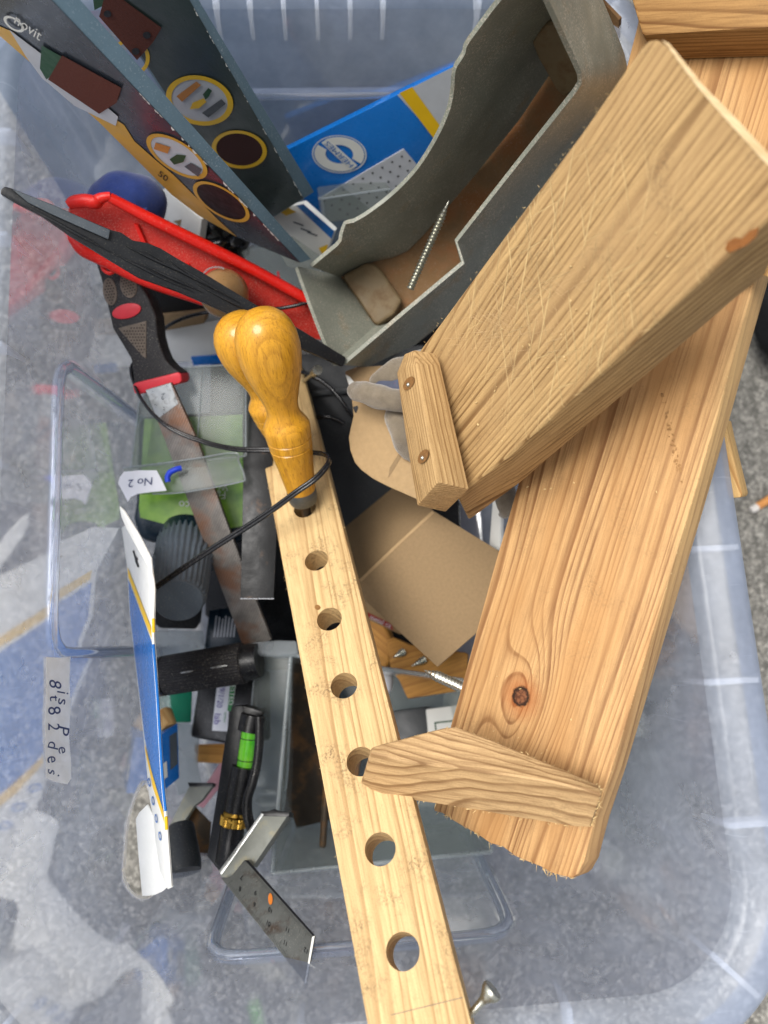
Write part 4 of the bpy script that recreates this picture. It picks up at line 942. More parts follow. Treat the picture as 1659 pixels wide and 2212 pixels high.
    F = Face((565, 1757, .462), (624, 1762, .458), (490, 1888, .448))
    slab('stock', F, [(567, 1758), (622, 1761), (545, 1874), (528, 1858), (498, 1896), (477, 1895), (473, 1884)], .009, M['zinc'], q, bevel=.0008)
    slab('stock_edge', F, [(564, 1756), (570, 1759), (478, 1890), (472, 1882)], .002, M['steel'], q, bevel=.0003, off=.0006)
    slab('stock_end', F, [(562, 1752), (580, 1752), (592, 1747), (600, 1752), (626, 1753), (624, 1764), (567, 1763)], .009, M['black'], q, bevel=.0006, off=.0005)
    G = Face((530, 1862, .446), (680, 2021, .393), (661, 2126, .373))
    bl = slab('blade', G, [(528, 1858), (536, 1860), (680, 2021), (661, 2126), (477, 1896), (498, 1895)], .0014, M['blacksteel'] if 0 else M['ruler'], q, ((480, 1897), (661, 2126)), .0002)
    decal('dark_edge', G, [(529, 1858), (537, 1859), (681, 2021), (676, 2022)], M['blackink'], q, .0003)
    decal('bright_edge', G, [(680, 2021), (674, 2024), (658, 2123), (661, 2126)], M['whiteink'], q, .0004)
    def P(s_, t_): # s along the blade, t across
        a0, a1, b0, b1 = (480, 1897), (661, 2126), (531, 1861), (678, 2022)
        x0, y0 = a0[0] + (a1[0] - a0[0]) * s_, a0[1] + (a1[1] - a0[1]) * s_; x1, y1 = b0[0] + (b1[0] - b0[0]) * s_, b0[1] + (b1[1] - b0[1]) * s_
        return (x0 + (x1 - x0) * t_, y0 + (y1 - y0) * t_)
    tk = []
    for i in range(61):
        s_ = .06 + i * .0152; l = .24 if i % 10 == 0 else (.17 if i % 5 == 0 else .11); e = .0016
        tk.append([P(s_, .02), P(s_ + e, .02), P(s_ + e, l), P(s_, l)])
        if i > 4: tk.append([P(s_, .97), P(s_ + e, .97), P(s_ + e, 1 - l), P(s_, 1 - l)])
    multi('graduations', G, tk, M['blackink'], q, .0003)
    for s_, uv in (('8', (518, 1921)), ('9', (549, 1955)), ('10', (579, 1995)), ('11', (616, 2038)), ('12', (656, 2088))): lettering('numeral', G, s_, uv, (9, 8), (3.5, -14), M['blackink'], q, .0004)
    for s_, uv in (('7', (522, 1895)), ('9', (552, 1928)), ('10', (584, 1966)), ('11', (621, 2008)), ('12', (661, 2053))): lettering('numeral', G, s_, uv, (-9, -8), (-3.5, 14), M['blackink'], q, .0004)
    decal('orange_spot', G, ell(584, 1942, 4.8, 12.5, -2, 20), M['orangepaint'], q, .0005)
    # second square, half hidden
    z = thing('metal_bracket', 'dull metal bracket leaning beside the white sleeve', 'bracket', D(410, 1800, .56))
    F = Face((409, 1694, .548), (460, 1694, .544), (375, 1780, .535))
    slab('plate', F, [(409, 1697), (459, 1697), (436, 1728), (420, 1740), (390, 1788), (366, 1782)], .004, M['zinc'], z, bevel=.0006)
    slab('plate_end', F, [(405, 1690), (462, 1691), (459, 1699), (408, 1699)], .005, M['black'], z, bevel=.0006, off=.0008)
    G = Face((418, 1738, .550), (455, 1775, .545), (390, 1788, .540))
    slab('lower_plate', G, [(418, 1737), (456, 1776), (450, 1850), (430, 1846), (386, 1790)], .004, M['brass_dark'], z, bevel=.0006)
    c = thing('grey_socket', 'dark grey plastic socket beside the white sleeve', 'socket', D(395, 1880, .58))
    lathe('socket_body', D(390, 1782, .520), D(400, 1884, .500), [(0, .0088), (.05, .0096), (.8, .0118), (1, .0112)], M['darkgrey'], c, 40)
M['ruler'] = plain('grey_engraved_steel', '#5f615e', 0.42, 0.3, var=0.2, nsc=90, dust=0.4, spot='#4a4038', spotk=0.62, spotsc=60)
lower_left()

def clear_tray():
    b = thing('clear_tray', 'clear plastic tray under the drilled rack at the tub front', 'tray', D(800, 1700, .58))
    T = [D(628, 1414, .520), D(1000, 1470, .515), D(1062, 1840, .490), D(588, 1886, .490)]
    B = [D(640, 1440, .620), D(955, 1480, .615), D(985, 1740, .605), D(640, 1760, .605)]
    for i in range(4):
        j = (i + 1) % 4; loft('tray_wall', [T[i], T[j]], [B[i], B[j]], .0012, M['clear'], b, 6, 4)
        sweep('rim_bead', [T[i], T[j]], .0017, M['clear_edge'], b, 1, 8)
    hull('tray_base', [p for p in B] + [p - Vector((0, 0, .0012)) for p in B], BOXF, M['clear'], b, .0004)
    F = Face((554, 1413, .535), (627, 1413, .530), (545, 1660, .530))
    c = thing('plastic_cover', 'clear plastic cover with a rolled lip standing beside the spirit level', 'cover', F.p(580, 1650, -.01))
    slab('panel', F, [(556, 1412), (630, 1414), (622, 1660), (600, 1830), (520, 1860), (545, 1509)], .0015, M['clear'], c, bevel=.0004)
    sweep('panel_edge', [F.p(629, 1414, .001), F.p(621, 1659, .001), F.p(600, 1830, .001)], .0011, M['clear_edge'], c, 6, 8)
    sweep('panel_edge', [F.p(556, 1412, .001), F.p(545, 1509, .001), F.p(520, 1860, .001)], .0007, M['clear_edge'], c, 6, 8)
    G = Face((533, 1408, .520), (641, 1411, .515), (540, 1385, .525))
    slab('rolled_lip', G, [(533, 1408), (535, 1394), (542, 1386), (600, 1382), (640, 1383), (644, 1411), (626, 1413), (600, 1416)], .006, M['clear_edge'], c, bevel=.0018, seg=3)
    F = Face((640, 1440, .585), (800, 1450, .58), (690, 1800, .575))
    tag(slab('stained_board', F, [(628, 1425), (700, 1420), (780, 1640), (760, 1760), (640, 1790), (612, 1700)], .006, M['stained'], None, None, .001), 'dark rust stained board inside the clear tray', 'board')
    r = thing('steel_rod', 'thin dark steel rod in the clear tray beside drilled rack', 'rod', D(698, 1830, .56))
    lathe('rod', D(708, 1640, .565), D(697, 1832, .530), [(0, .0026), (.97, .0026), (1, .0018)], M['brass_dark'], r, 14)
    F = Face((925, 1530, .58), (985, 1525, .58), (930, 1590, .57))
    w_ = thing('white_box', 'white box with green outline print inside the clear tray', 'box', F.p(950, 1600, -.02))
    slab('box', F, [(920, 1532), (1010, 1520), (1020, 1620), (930, 1632)], .02, M['whitecard'], w_, bevel=.001)
    for k in ((938, 1560, 1000, 1553, 1002, 1556, 941, 1563), (938, 1560, 941, 1560, 946, 1600, 943, 1600)): decal('green_outline', F, [(k[0], k[1]), (k[2], k[3]), (k[4], k[5]), (k[6], k[7])], M['darkgreenpaint'], w_)
    F = Face((840, 1530, .59), (930, 1520, .585), (850, 1620, .58))
    tag(slab('dark_tin', F, [(834, 1538), (926, 1524), (938, 1640), (850, 1650)], .02, M['darkgrey'], None, None, .003), 'dark grey tin inside the clear tray', 'tin')
M['stained'] = plain('stained_board', '#3a3026', 0.75, var=0.4, nsc=40, bump=0.4, spot='#6a4a2b', spotk=0.55, spotsc=45)
clear_tray()

def deep_wood():
    F = Face((836, 1380, .565), (990, 1400, .555), (850, 1500, .555))
    b = thing('screwed_offcut', 'wood offcut with two screw points sticking out', 'wood', F.p(920, 1500, -.03))
    slab('wood', F, [(834, 1382), (850, 1376), (885, 1392), (1010, 1410), (1010, 1490), (880, 1510), (862, 1470), (843, 1446)], .028, M['deepwood'], b, bevel=.002)
    for (a, c) in (((872, 1408), (848, 1421)), ((918, 1424), (887, 1440))):
        thread(b, F.p(*a, .001), F.p(*c, .007), .0034, 6, .75, 'screw_point')
    F = Face((800, 1348, .60), (843, 1360, .595), (810, 1450, .59))
    tag(slab('rounded_offcut', F, [(782, 1310), (830, 1345), (846, 1385), (842, 1430), (820, 1465), (806, 1450), (796, 1400)], .02, M['deepwood'], None, None, .004, seg=3), 'rounded wood offcut beside the drilled rack, under cardboard', 'wood')
    G = Face((787, 1322, .585), (845, 1352, .58), (790, 1335, .588))
    l = thing('red_label_packet', 'packet with dark red label under the cardboard box', 'packet', G.p(820, 1345, -.006))
    slab('packet', G, [(770, 1296), (800, 1300), (868, 1350), (866, 1372), (792, 1338)], .006, M['card'], l, bevel=.0008)
    decal('red_band', G, [(784, 1318), (846, 1348), (850, 1362), (788, 1330)], M['redlabel'], l)
    lettering('label_lettering', G, 'metal ca', (822, 1342.5), (13.5, 6.2), (4.5, -13), M['palegrey'], l, .0007)
    h = thing('plastic_scraper', 'grey plastic scraper grip beside the screwed offcut', 'scraper', D(833, 1480, .58))
    lathe('grip', D(836, 1456, .580), D(828, 1500, .575), [(0, .003), (.15, .006), (.7, .0064), (.95, .004), (1, .002)], M['palegrey'], h, 20, angle=70)
deep_wood()

# ================================================================== cardboard and glove
def cardboard():
    F = Face((934, 1102, .515), (1076, 1190, .500), (780, 1250, .520))
    b = thing('cardboard_box', 'folded brown cardboard box between the rack and the plank', 'box', D(900, 1250, .56))
    slab('front_panel', F, [(934, 1102), (1118, 1214), (1112, 1296), (1022, 1374), (945, 1441), (777, 1287), (774, 1252), (864, 1168)], .0035, M['card'], b, bevel=.0008)
    G = Face((934, 1102, .516), (774, 1252, .521), (740, 1120, .612))
    slab('side_panel', G, [(810, 1040), (870, 1010), (934, 1102), (864, 1168), (774, 1252), (738, 1122)], .0035, M['card'], b, bevel=.0008, off=-.0005)
    decal('torn_fold', F, [(934, 1103), (864, 1168), (776, 1252), (780, 1257), (868, 1172), (938, 1108)], M['cardlight'], b, .0003)
    H = Face((760, 865, .478), (900, 1078, .470), (870, 900, .470))
    f = thing('cardboard_flap', 'rounded brown cardboard flap beside the suede glove', 'cardboard', D(810, 1000, .49))
    slab('flap', H, [(759, 859), (796, 868), (850, 893), (900, 920), (940, 1010), (930, 1090), (899, 1078), (840, 1052), (805, 1034), (780, 1015), (766, 999), (756, 972), (753, 945), (758, 920), (763, 899)], .0035, M['cardlight'], f, bevel=.001)
    decal('slot', H, [(762, 879), (772, 876), (774, 881), (769, 893), (765, 888)], M['blackink'], f, .0003)
    decal('crease', H, [(872, 962), (880, 966), (850, 1014), (838, 1034), (842, 1010)], M['card'], f, .0003)
    g = thing('suede_glove', 'grey suede work glove half under the wooden block', 'glove', D(820, 860, .50))
    def tube(n, P, r, fl=.8): return sweep(n, [D(*p) for p in P], r, M['glove'], g, 8, 20, fl, .0014)
    tube('finger', ((757, 838, .459), (759, 839, .457), (764, 841, .455), (776, 846, .453), (800, 852, .451), (828, 860, .450), (858, 866, .451), (890, 866, .456)), [.0008, .0032, .0050, .0064, .0070, .0072, .0076, .008], .75)
    tube('finger', ((852, 872, .464), (853, 890, .461), (858, 915, .460), (868, 945, .460), (882, 968, .463), (900, 985, .468)), [.005, .0062, .0070, .0072, .0068, .006], .75)
    tube('cuff', ((800, 832, .476), (812, 824, .474), (845, 810, .472), (885, 798, .472), (920, 790, .474)), [.001, .0050, .0085, .0100, .011], .6)
    K = Face((806, 828, .470), (870, 822, .466), (830, 850, .466))
    slab('cloth_back', K, [(800, 834), (818, 822), (866, 818), (872, 842), (840, 852), (810, 846)], .004, M['glovecloth'], g, bevel=.001)
    slab('cuff_lining', Face((745, 800, .50), (860, 790, .49), (760, 850, .49)), [(744, 802), (770, 792), (880, 786), (870, 830), (800, 842), (760, 850), (752, 830)], .004, M['card'], g, bevel=.001)
    slab('white_tag', Face((745, 800, .498), (860, 790, .488), (760, 850, .488)), [(746, 808), (756, 814), (775, 838), (762, 850), (754, 832)], .001, M['whitecard'], g, bevel=.0002, off=.001)
    # a second glove finger under the block's right side, seen in the gap above the plank
    h = thing('glove_finger', 'dark suede glove finger in the gap between block and plank', 'glove', D(1085, 1090, .47))
    sweep('finger', [D(1080, 1040, .46), D(1094, 1075, .455), D(1090, 1105, .456), D(1078, 1112, .46)], [.006, .0075, .005, .001], M['glove'], h, 6, 14, .8, .0008)
    W = Face((1055, 1140, .53), (1078, 1060, .53), (1070, 1180, .52))
    tag(slab('white_strip', W, [(1064, 1075), (1082, 1070), (1080, 1190), (1056, 1186)], .004, M['whitecard'], None, None, .001), 'white plastic strip between the cardboard box and the plank', 'strip')
cardboard()

# ================================================================== drilled rack, awls, black rule
RA, RB = D(870, 2055, .325), D(658.5, 1098, .4875)
RX = (RA - RB).normalized()
RWD = RX.cross(CR @ Vector((0, 0, -1))).normalized()
if RWD.dot(CR @ Vector((1, 0, 0))) < 0: RWD = -RWD
RN = RX.cross(RWD); RN = RN if RN.dot(CP - RA) > 0 else -RN
STEP = (RA - RB) / 6
def rack():
    thick, hw = .020, .0222
    a = RB - STEP * 3.25; b = RA + STEP * 1.6
    pts = [a - RWD * hw, a + RWD * hw, b + RWD * hw, b - RWD * hw]
    bm = prism(pts, thick, RN); fr = frame((a + b) / 2, RX, RN)
    bm.transform(fr.inverted())
    es = [e for e in bm.edges]; bmesh.ops.bevel(bm, geom=es, offset=.0011, segments=2, profile=.6, affect='EDGES')
    bmesh.ops.recalc_face_normals(bm, faces=bm.faces[:])
    me = bpy.data.meshes.new('wood'); bm.to_mesh(me); bm.free()
    o = bpy.data.objects.new('wood', me); COL.objects.link(o)
    cm = bmesh.new(); inv = fr.inverted()
    for k in range(-2, 7):
        c = inv @ (RB + STEP * k - RN * thick / 2)
        geo = bmesh.ops.create_cone(cm, cap_ends=True, segments=40, radius1=.0078, radius2=.0078, depth=thick * 2, matrix=Matrix.Translation(c))
    cme = bpy.data.meshes.new('cut'); cm.to_mesh(cme); cm.free(); co = bpy.data.objects.new('cut', cme); COL.objects.link(co)
    md = o.modifiers.new('b', 'BOOLEAN'); md.operation = 'DIFFERENCE'; md.object = co; md.solver = 'EXACT'
    bpy.context.view_layer.update()
    nm = bpy.data.meshes.new_from_object(o.evaluated_get(bpy.context.evaluated_depsgraph_get()))
    bpy.data.objects.remove(o); bpy.data.objects.remove(co); bpy.data.meshes.remove(cme); bpy.data.meshes.remove(me)
    nm.name = 'wood'; nm.materials.clear(); nm.materials.append(M['rack'])
    for p in nm.polygons: p.use_smooth = True
    try: nm.set_sharp_from_angle(angle=R(28))
    except Exception: pass
    t = thing('drilled_rack', 'pale wooden batten drilled with a row of round holes', 'rack', (a + b) / 2 - RN * .02)
    link('wood', nm, t, fr)
    # the screws it hangs from
    p0 = RA + STEP * .66 + RWD * hw - RN * .009; up = (RWD * .9 - RX * .42 + RN * .25).normalized()
    lathe('screw', p0 - up * .006, p0 + up * .0145, [(0, .0016), (.55, .0016), (.66, .0019), (.72, .0022), (.9, .0046), (.97, .0048), (1, .0046)], M['screw'], t, 20)
    p1 = RB - STEP * 2.98 + RWD * hw - RN * .008; q1 = D(686, 799, .50)
    lathe('screw', p1 - RWD * .004, p1 + (q1 - p1), [(0, .0015), (.8, .0015), (.84, .0036), (1, .0036)], M['screw'], t, 18)
    # a knot and a pencil line
    F = Face((658, 1098, .4875), (870, 2055, .325), (800, 1600, .3)); F.q = RA; F.n = RN
    decal('knot', F, ell(686, 1312, 6.5, 5.5, 20, 20), M['recess'], t, .0002)
    decal('pencil_line', F, [(845, 2192), (1000, 2154), (1000, 2155.2), (845, 2193.2)], M['slate_plastic'], t, .0002)
    fibres(t, [[(a - RWD * hw).lerp(b - RWD * hw, k / 60) for k in range(61)], [(a + RWD * hw).lerp(b + RWD * hw, k / 60) for k in range(61)]], 90, .0016, .00012)
def fibres(parent, lines, n, ln, r, mat='sawdust', name='splinters'):
    """loose wood fibres along sawn edges"""
    bm = bmesh.new(); rnd = random.Random(len(lines) * 7 + n)
    for _ in range(n):
        L = rnd.choice(lines); i = rnd.randrange(len(L) - 1); p = L[i].lerp(L[i + 1], rnd.random())
        d = Vector((rnd.uniform(-1, 1), rnd.uniform(-1, 1), rnd.uniform(-.3, 1))).normalized(); e = p + d * ln * rnd.uniform(.3, 1.3)
        s = d.orthogonal().normalized() * r * rnd.uniform(.6, 1.5); q = d.cross(s)
        v = [bm.verts.new(x) for x in (p + s, p - s * .5 + q, p - s * .5 - q, e)]
        for f in ((0, 1, 3), (1, 2, 3), (2, 0, 3), (0, 2, 1)): bm.faces.new([v[k] for k in f])
    o = finish(name, bm, M[mat], parent); o['kind'] = 'stuff'; return o
def flecks(parent, F, box, n, sz, off=.0004, name='sawdust', mat='sawdust'):
    bm = bmesh.new(); rnd = random.Random(n + int(box[0][0]))
    def ins(u, v):
        c = False; m = len(box)
        for i in range(m):
            (x1, y1), (x2, y2) = box[i], box[(i + 1) % m]
            if (y1 > v) != (y2 > v) and u < (x2 - x1) * (v - y1) / (y2 - y1) + x1: c = not c
        return c
    us = [p[0] for p in box]; vs = [p[1] for p in box]; k = 0
    while k < n:
        u, v = rnd.uniform(min(us), max(us)), rnd.uniform(min(vs), max(vs))
        if not ins(u, v): continue
        k += 1; a = rnd.uniform(0, 2 * PI); l = sz * rnd.uniform(.4, 1.5); w_ = l * rnd.uniform(.25, .7); c, s = math.cos(a), math.sin(a)
        q = [(-l, -w_ * .4), (l * .3, -w_), (l, w_ * .2), (-l * .4, w_)]; P = [F.p(u + x * c - y * s, v + x * s + y * c, off + rnd.uniform(0, .0005)) for x, y in q]
        B = [F.p(u + x * c - y * s, v + x * s + y * c, -.0001) for x, y in q]
        V = [bm.verts.new(p) for p in P]; W_ = [bm.verts.new(p) for p in B]; bm.faces.new(V)
        for i in range(4): bm.faces.new((V[i], W_[i], W_[(i + 1) % 4], V[(i + 1) % 4]))
    o = finish(name, bm, M[mat], parent); o['kind'] = 'stuff'; return o
rack()
def awls():
    def prof(d0, d1):
        P = [(0, .0004), (.006, .0048), (.02, .0090), (.05, .0132), (.09, .0162), (.14, .0182), (.20, .0189), (.26, .0184), (.32, .0170), (.38, .0147), (.44, .0121), (.49, .0104), (.52, .0101), (.545, .0106), (.57, .0124), (.592, .0142), (.605, .0148), (.632, .0147), (.658, .0144), (.662, .0138), (.666, .0143), (.700, .0139), (.704, .0133), (.708, .0138), (.80, .0119), (.93, .0098)]
        return [(f * d0 / (d1 - f * (d1 - d0)), r) for f, r in P]
    for label, a, b, d0, d1 in (('varnished beech tool handle standing in the rack, in front', (560, 666, .398), (657, 1086, .483), .398, .483),
                                ('second varnished beech tool handle, half hidden behind the first', (503, 678, .432), (634, 996, .505), .432, .505)):
        A, B = D(*a), D(*b); t = thing('bradawl', label, 'tool', B, 'turned beech handles')
        ax = (B - A); P = prof(d0, d1); tl = P[-1][0]
        lathe('handle', A, B, P, M['beech'], t, 48, angle=30)
        lathe('ferrule', A + ax * tl, B, [(0, .0099), (.1, .0101), (.75, .0096), (.9, .0088), (1, .006)], M['ferrule'], t, 32)
        lathe('shank', B, B + ax.normalized() * .085, [(0, .0033), (.8, .0030), (1, .0008)], M['brass_dark'], t, 16)
awls()
def rule():
    F = Face((534, 940, .520), (590, 1294, .500), (520, 1294, .500))
    r = thing('black_rule', 'black steel rule lying left of the drilled rack', 'ruler', D(560, 1250, .51))
    slab('blade', F, [(528, 800), (566, 800), (600, 1100), (591, 1294), (519, 1294), (523, 1160)], .0016, M['blacksteel'], r, bevel=.0002)
    multi('worn_edge', F, [[(519 + k * 3.3, 1292.4 + .5 * (k % 3)), (522.2 + k * 3.3, 1292.0 + .6 * (k % 2)), (522.2 + k * 3.3, 1294), (519 + k * 3.3, 1294)] for k in range(22)], M['palegrey'], r, .0003)
    G = Face((500, 800, .560), (560, 790, .555), (520, 1000, .55))
    s = thing('dark_packet', 'black printed packet behind the two beech handles', 'packet', G.p(530, 950, -.01))
    slab('packet', G, [(520, 770), (560, 770), (560, 1000), (524, 1010)], .01, M['black'], s, bevel=.001)
    for i in range(5): decal('print_line', G, [(526, 838 + i * 9), (540, 836 + i * 9), (540, 839 + i * 9), (526, 841 + i * 9)], M['slate_plastic'], s)
rule()

def wires():
    w_ = thing('black_flex', 'thin black cable looped around the front beech handle', 'cable', D(500, 1150, .50))
    P = [(338, 1268, .470), (400, 1224, .466), (460, 1184, .462), (530, 1140, .457), (590, 1100, .452), (640, 1063, .447), (680, 1035, .446), (705, 1008, .450), (711, 992, .458), (700, 982, .468), (676, 978, .478), (640, 976, .488), (580, 972, .492), (520, 971, .492), (470, 963, .490), (430, 951, .489), (390, 936, .489), (355, 916, .490), (325, 888, .494), (302, 856, .500), (288, 822, .508), (284, 800, .512), (290, 785, .515)]
    for s in (-1, 1):
        sweep('conductor', [D(u + s * 1.4, v + s * 2.6, d - .0004 * s) for u, v, d in P], .00115, M['wire'], w_, 8, 8)
    v = thing('black_flex', 'thin black cable running under the red channel to the trough', 'cable', D(500, 670, .52))
    sweep('cable', [D(338, 728, .545), D(360, 706, .535), D(395, 688, .528), D(440, 676, .522), (D(500, 668, .518)), D(580, 668, .505), D(630, 662, .500), D(668, 652, .500)], .0013, M['wire'], v, 8, 8)
    x = thing('black_flex', 'thin black cable curving over the dark grey bin', 'cable', D(720, 860, .56))
    sweep('cable', [D(640, 800, .560), D(666, 809, .556), D(698, 825, .553), D(728, 853, .550), D(750, 884, .548), D(766, 905, .550)], .0016, M['wire'], x, 8, 8)
    y = thing('black_flex', 'short black cable end over the bin beside the rack', 'cable', D(720, 905, .56))
    sweep('cable', [D(670, 905, .560), D(690, 901, .556), D(710, 901, .553), D(730, 908, .552), D(744, 917, .552)], .0019, M['wire'], y, 8, 8)
    z = thing('black_flex', 'black cable at the left of the beech handles', 'cable', D(525, 880, .55))
    sweep('cable', [D(527, 812, .54), D(520, 840, .54), D(524, 880, .54), D(536, 915, .54), D(550, 930, .54)], .0011, M['wire'], z, 8, 8)
wires()

# ================================================================== the plank, the block and the wedge
def wooden_top():
    F = Face((1636, 590, .352), (1266, 1826, .354), (973, 1567, .422))
    p = thing('pine_plank', 'long reddish pine plank with a dark knot, across right side', 'plank', D(1230, 1600, .42))
    uv = [(1400, -60), (1375, 60), (1126, 1020), (1069, 1217), (1029, 1362), (999, 1474), (973, 1567), (936, 1752), (955, 1757), (980, 1774), (1004, 1788), (1030, 1802), (1058, 1822), (1086, 1830), (1112, 1850), (1140, 1862), (1166, 1872), (1190, 1886), (1214, 1893), (1236, 1898), (1248, 1888), (1262, 1862), (1270, 1830), (1286, 1770), (1323, 1659), (1419, 1340), (1489, 1106), (1553, 886), (1586, 766), (1636, 590), (1800, -60)]
    o = slab('board', F, uv, .017, M['offcut'], p, ((1029, 1362), (1126, 1020)), .0013)
    fr = WM[o.name]; k = fr.inverted() @ F.p(1125, 1504)
    M['plank'] = wood('knotty_reddish_pine', '#c79e6b', '#7b5230', (k.y + .055, -0.055), (0.06, 0.03), 0.0037, knots=((k.x, k.y, .0046, .030, .017, .024), (k.x - .02, k.y - .002, 0, .05, .010, .010)), warm='#b48653', stain=0.3, deep=0.95, sap=((fr.inverted() @ F.p(1408, 1340)).y, '#dcbc84'))
    o.data.materials.clear(); o.data.materials.append(M['plank'])
    a, b = F.p(1012, 1492, -.010), D(915, 1447, .412); thread(p, a, b, .0034, 15, .28, 'screw')
    flecks(p, F, [(1130, 1030), (1480, 1000), (1290, 1690), (1010, 1570)], 26, 2.4)
    ends = [F.p(u, v) for u, v in uv[7:20]]; fibres(p, [ends], 40, .004, .0003)
    side = [F.p(u, v) for u, v in uv[20:30]]; side = resample(side, 60); fibres(p, [side], 50, .0014, .00014)
    flecks(p, F, [(1426, 846), (1434, 842), (1448, 900), (1462, 975), (1478, 1040), (1470, 1044), (1452, 985), (1438, 908)], 46, 3.4, .0001, 'grey_smudge', 'stain')
    # battens crossing above and below it
    cb = thing('cross_batten', 'dense grained batten lying across the plank top', 'batten', F.p(1550, 0, .01))
    slab('wood', F, [(1335, -110), (1362, -10), (1386, 72), (1393, 76), (1560, 65), (1780, 52), (1780, -110)], .022, M['crosspiece'], cb, ((1386, 70), (1700, 56)), .0016, off=.0225)
    G = Face((1500, 930, .405), (1603, 1073, .392), (1566, 913, .395))
    ub = thing('under_batten', 'batten end poking out under the plank over the right rim', 'batten', G.p(1560, 1000, -.02))
    slab('wood', G, [(1545, 912), (1566, 906), (1573, 940), (1604, 1068), (1600, 1075), (1574, 1076), (1566, 1040)], .016, M['offcut'], ub, ((1545, 930), (1590, 1080)), .0012)
    H = Face((1612, 562, .338), (1660, 540, .332), (1650, 600, .338))
    oc = thing('small_offcut', 'pale end of a batten wedged between block and plank', 'wood', H.p(1660, 580, -.02))
    slab('wood', H, [(1606, 572), (1640, 530), (1740, 520), (1740, 606), (1660, 599), (1634, 592)], .014, M['offcut'], oc, ((1606, 572), (1640, 530)), .001)
    # the block
    B = Face((912, 748, .392), (1402, 84, .272), (1013, 1053, .376))
    bl = thing('timber_block', 'thick weathered timber block scarred by saw cuts, top right', 'block', D(1250, 700, .40))
    uvb = [(897, 768), (912, 748), (940, 712), (1100, 495), (1260, 280), (1388, 96), (1402, 82), (1420, 80), (1446, 94), (1474, 128), (1520, 185), (1580, 245), (1659, 330), (1737, 408), (1640, 492), (1400, 712), (1106, 980), (1013, 1053), (988, 1074)]
    top = [B.p(u, v) for u, v in uvb]; vec = D(1036, 1108, .420) - B.p(1013, 1053)
    bm = bmesh.new(); a = [bm.verts.new(q) for q in top]; c = [bm.verts.new(q + vec) for q in top]; n = len(a)
    bm.faces.new(a); bm.faces.new(c[::-1])
    for i in range(n): bm.faces.new((a[i], c[i], c[(i + 1) % n], a[(i + 1) % n]))
    cen = sum(top, Vector()) / n
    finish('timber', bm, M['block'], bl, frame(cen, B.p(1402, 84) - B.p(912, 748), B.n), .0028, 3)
    decal('resin_spot', B, [(1566, 538), (1572, 522), (1588, 512), (1602, 516), (1620, 498), (1640, 490), (1634, 510), (1612, 530), (1590, 540), (1576, 546)], M['resin'], bl, .0003)
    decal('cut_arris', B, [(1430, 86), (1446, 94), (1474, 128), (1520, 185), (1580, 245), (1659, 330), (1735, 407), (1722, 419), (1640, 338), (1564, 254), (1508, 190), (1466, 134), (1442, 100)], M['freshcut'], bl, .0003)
    flecks(bl, B, [(1000, 760), (1200, 520), (1500, 480), (1400, 690), (1110, 940), (1030, 1000)], 45, 2.4, .0006)
    # fuzzy saw scratches standing proud
    rnd = random.Random(3); bm = bmesh.new()
    for i in range(220):
        cu, cv, an, sp = ((1080, 740, -6, 60), (1180, 720, -14, 70), (1150, 620, 38, 55), (1060, 680, 30, 40), (1230, 600, -28, 60), (1120, 700, 78, 60))[i % 6]
        u, v = rnd.gauss(cu, sp), rnd.gauss(cv, sp * .45); a_ = R(an + rnd.uniform(-5, 5)); l = rnd.uniform(8, 38); w0 = rnd.uniform(.16, .42); c_, s_ = math.cos(a_), math.sin(a_)
        q = [(u - c_ * l, v - s_ * l), (u - s_ * w0, v + c_ * w0), (u + c_ * l, v + s_ * l), (u + s_ * w0, v - c_ * w0)]
        if 0 or min((x[0] - 912) * .8 + (x[1] - 748) * .6 for x in q) < 12 or max(x[0] * .905 + x[1] for x in q) > 1930: continue
        bm.faces.new([bm.verts.new(B.p(x, y, .0003)) for x, y in q])
    o = finish('scratches', bm, M['scratch'], bl); o['kind'] = 'stuff'
    el = resample([B.p(912, 748), B.p(1402, 84)], 60); fibres(bl, [el], 30, .0014, .00014)
    # cleat screwed on its lower end
    st = [[(874, 764, .383), (893, 756, .370), (944, 764, .376), (905, 790, .400)], [(857, 806, .386), (899, 786, .362), (952, 790, .373), (912, 830, .402)],
          [(876, 942, .386), (921, 912, .357), (982, 920, .368), (935, 960, .400)], [(901, 1093, .382), (946, 1042, .351), (1014, 1057, .362), (963, 1107, .393)]]
    bm = bmesh.new(); rg = [[bm.verts.new(D(*x)) for x in s] for s in st]
    for a, b in zip(rg, rg[1:]):
        for i in range(4): bm.faces.new((a[i], a[(i + 1) % 4], b[(i + 1) % 4], b[i]))
    bm.faces.new(rg[0]); bm.faces.new(rg[-1][::-1])
    cl = finish('cleat', bm, M['cleat'], bl, frame(D(920, 920, .38), D(950, 1042, .352) - D(899, 786, .362), CP - D(920, 920, .38)), .0012, 2)
    K = Face((857, 806, .386), (905, 1092, .380), (899, 786, .362)); K.q = K.q + K.n * .0003
    K2 = Face((876, 942, .386), (901, 1093, .382), (921, 912, .357)); K2.q = K2.q + K2.n * .0008
    for (u, v, rt, K) in ((883, 828, -55, K), (914, 986, -60, K2)):
        decal('screw_recess', K, ell(u, v, 17, 9.5, rt, 20), M['recess'], cl, .0004)
        q = K.p(u + 3, v + 3, -.0005); lathe('screw_head', q, q + K.n * .0022, [(0, .0011), (.5, .0012), (.8, .0009), (1, .0002)], M['screw'], cl, 14)
    # wedge
    w_ = thing('wooden_wedge', 'rough sawn wooden wedge bridging the drilled rack and the plank', 'wedge', D(1050, 1700, .37))
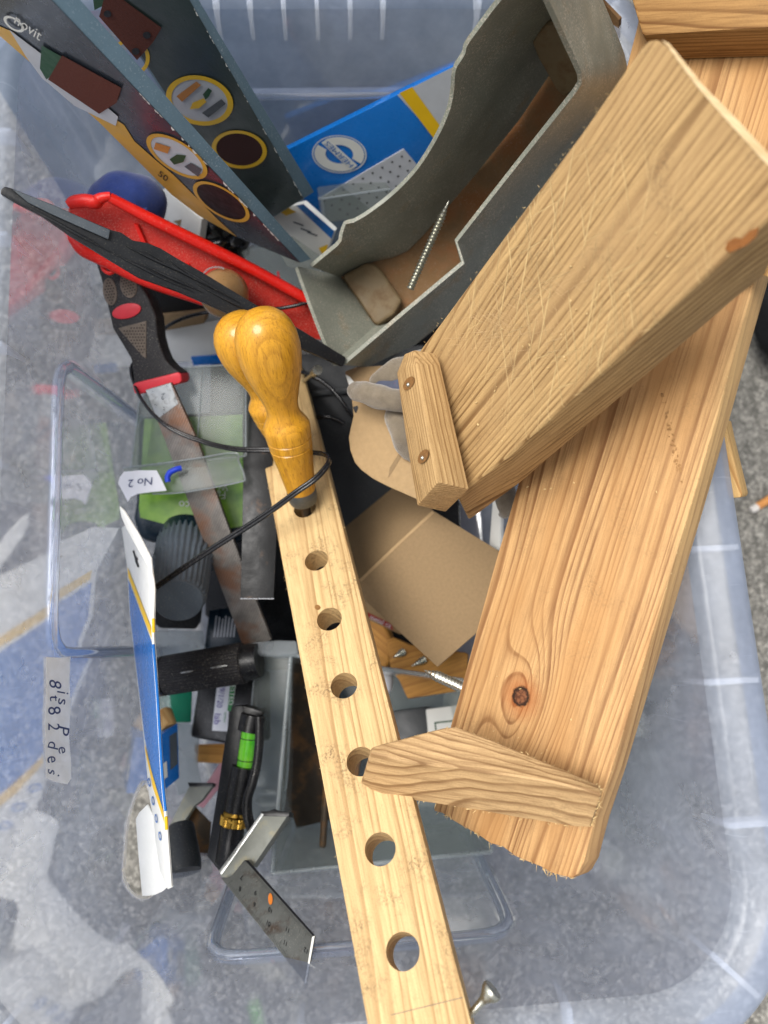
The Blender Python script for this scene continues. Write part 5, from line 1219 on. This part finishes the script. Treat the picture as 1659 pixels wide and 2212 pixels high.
    st = [[(803, 1615, .357), (800, 1626, .353), (779, 1692, .369), (800, 1650, .385)], [(830, 1607, .357), (836, 1634, .351), (800, 1707, .369), (835, 1650, .385)], [(861, 1599, .357), (876, 1646, .350), (830, 1717, .368), (870, 1650, .385)],
          [(926, 1580, .358), (936, 1653, .348), (890, 1729, .366), (910, 1645, .385)], [(960, 1572, .359), (996, 1659, .346), (960, 1739, .363), (980, 1640, .385)], [(985, 1569, .359), (1050, 1667, .343), (1040, 1753, .360), (1010, 1640, .385)],
          [(1060, 1598, .354), (1120, 1678, .340), (1120, 1768, .356), (1090, 1660, .38)], [(1150, 1634, .348), (1200, 1691, .336), (1190, 1779, .351), (1170, 1690, .37)], [(1230, 1668, .341), (1260, 1704, .333), (1245, 1787, .347), (1240, 1710, .362)], [(1296, 1698, .335), (1300, 1718, .331), (1274, 1787, .345), (1292, 1735, .355)]]
    bm = bmesh.new(); rg = [[bm.verts.new(D(*x) + Vector(mnoise.noise_vector(D(*x) * 90)) * .0006) for x in s] for s in st]
    for a, b in zip(rg, rg[1:]):
        for i in range(4): bm.faces.new((a[i], a[(i + 1) % 4], b[(i + 1) % 4], b[i]))
    bm.faces.new(rg[0]); bm.faces.new(rg[-1][::-1])
    finish('wood', bm, M['wedge'], w_, frame(D(1050, 1680, .36), D(1298, 1710, .333) - D(880, 1640, .351), CP - D(1050, 1680, .36)), .0007, 1)
    fr_ = [D(*s[2]) for s in st]; fibres(w_, [resample(fr_, 30), [D(*x) for x in st[-1]][:3], [D(1296, 1700, .334), D(1280, 1780, .344)]], 60, .0026, .00022)
    bk = [D(*s[0]) for s in st]; fibres(w_, [resample(bk, 40)], 24, .002, .0002)
wooden_top()

# ================================================================== on the ground outside
def outside():
    c = thing('cigarette_butt', 'orange cigarette butt lying on the asphalt', 'cigarette', Zp(1635, 1095, 0))
    a, b = Zp(1622, 1103, .0042), Zp(1672, 1072, .0042)
    lathe('ash_end', a, a.lerp(b, .25), [(0, .0026), (.2, .0038), (1, .0040)], M['ash'], c, 16)
    lathe('filter', a.lerp(b, .25), b, [(0, .0040), (1, .0040)], M['filter'], c, 16)
    s = thing('black_bag', 'black fabric bag on the ground beyond right rim', 'bag', Zp(1730, 650, 0))
    lump('bag_body', Zp(1745, 640, .045), (.060, .075, .045), M['bagcloth'], s, .18, 14)
    sweep('strap', [Zp(1700, 740, .02), Zp(1672, 715, .012), Zp(1668, 680, .015), Zp(1690, 640, .04)], .005, M['bagcloth'], s, 8, 8, .4)
outside()
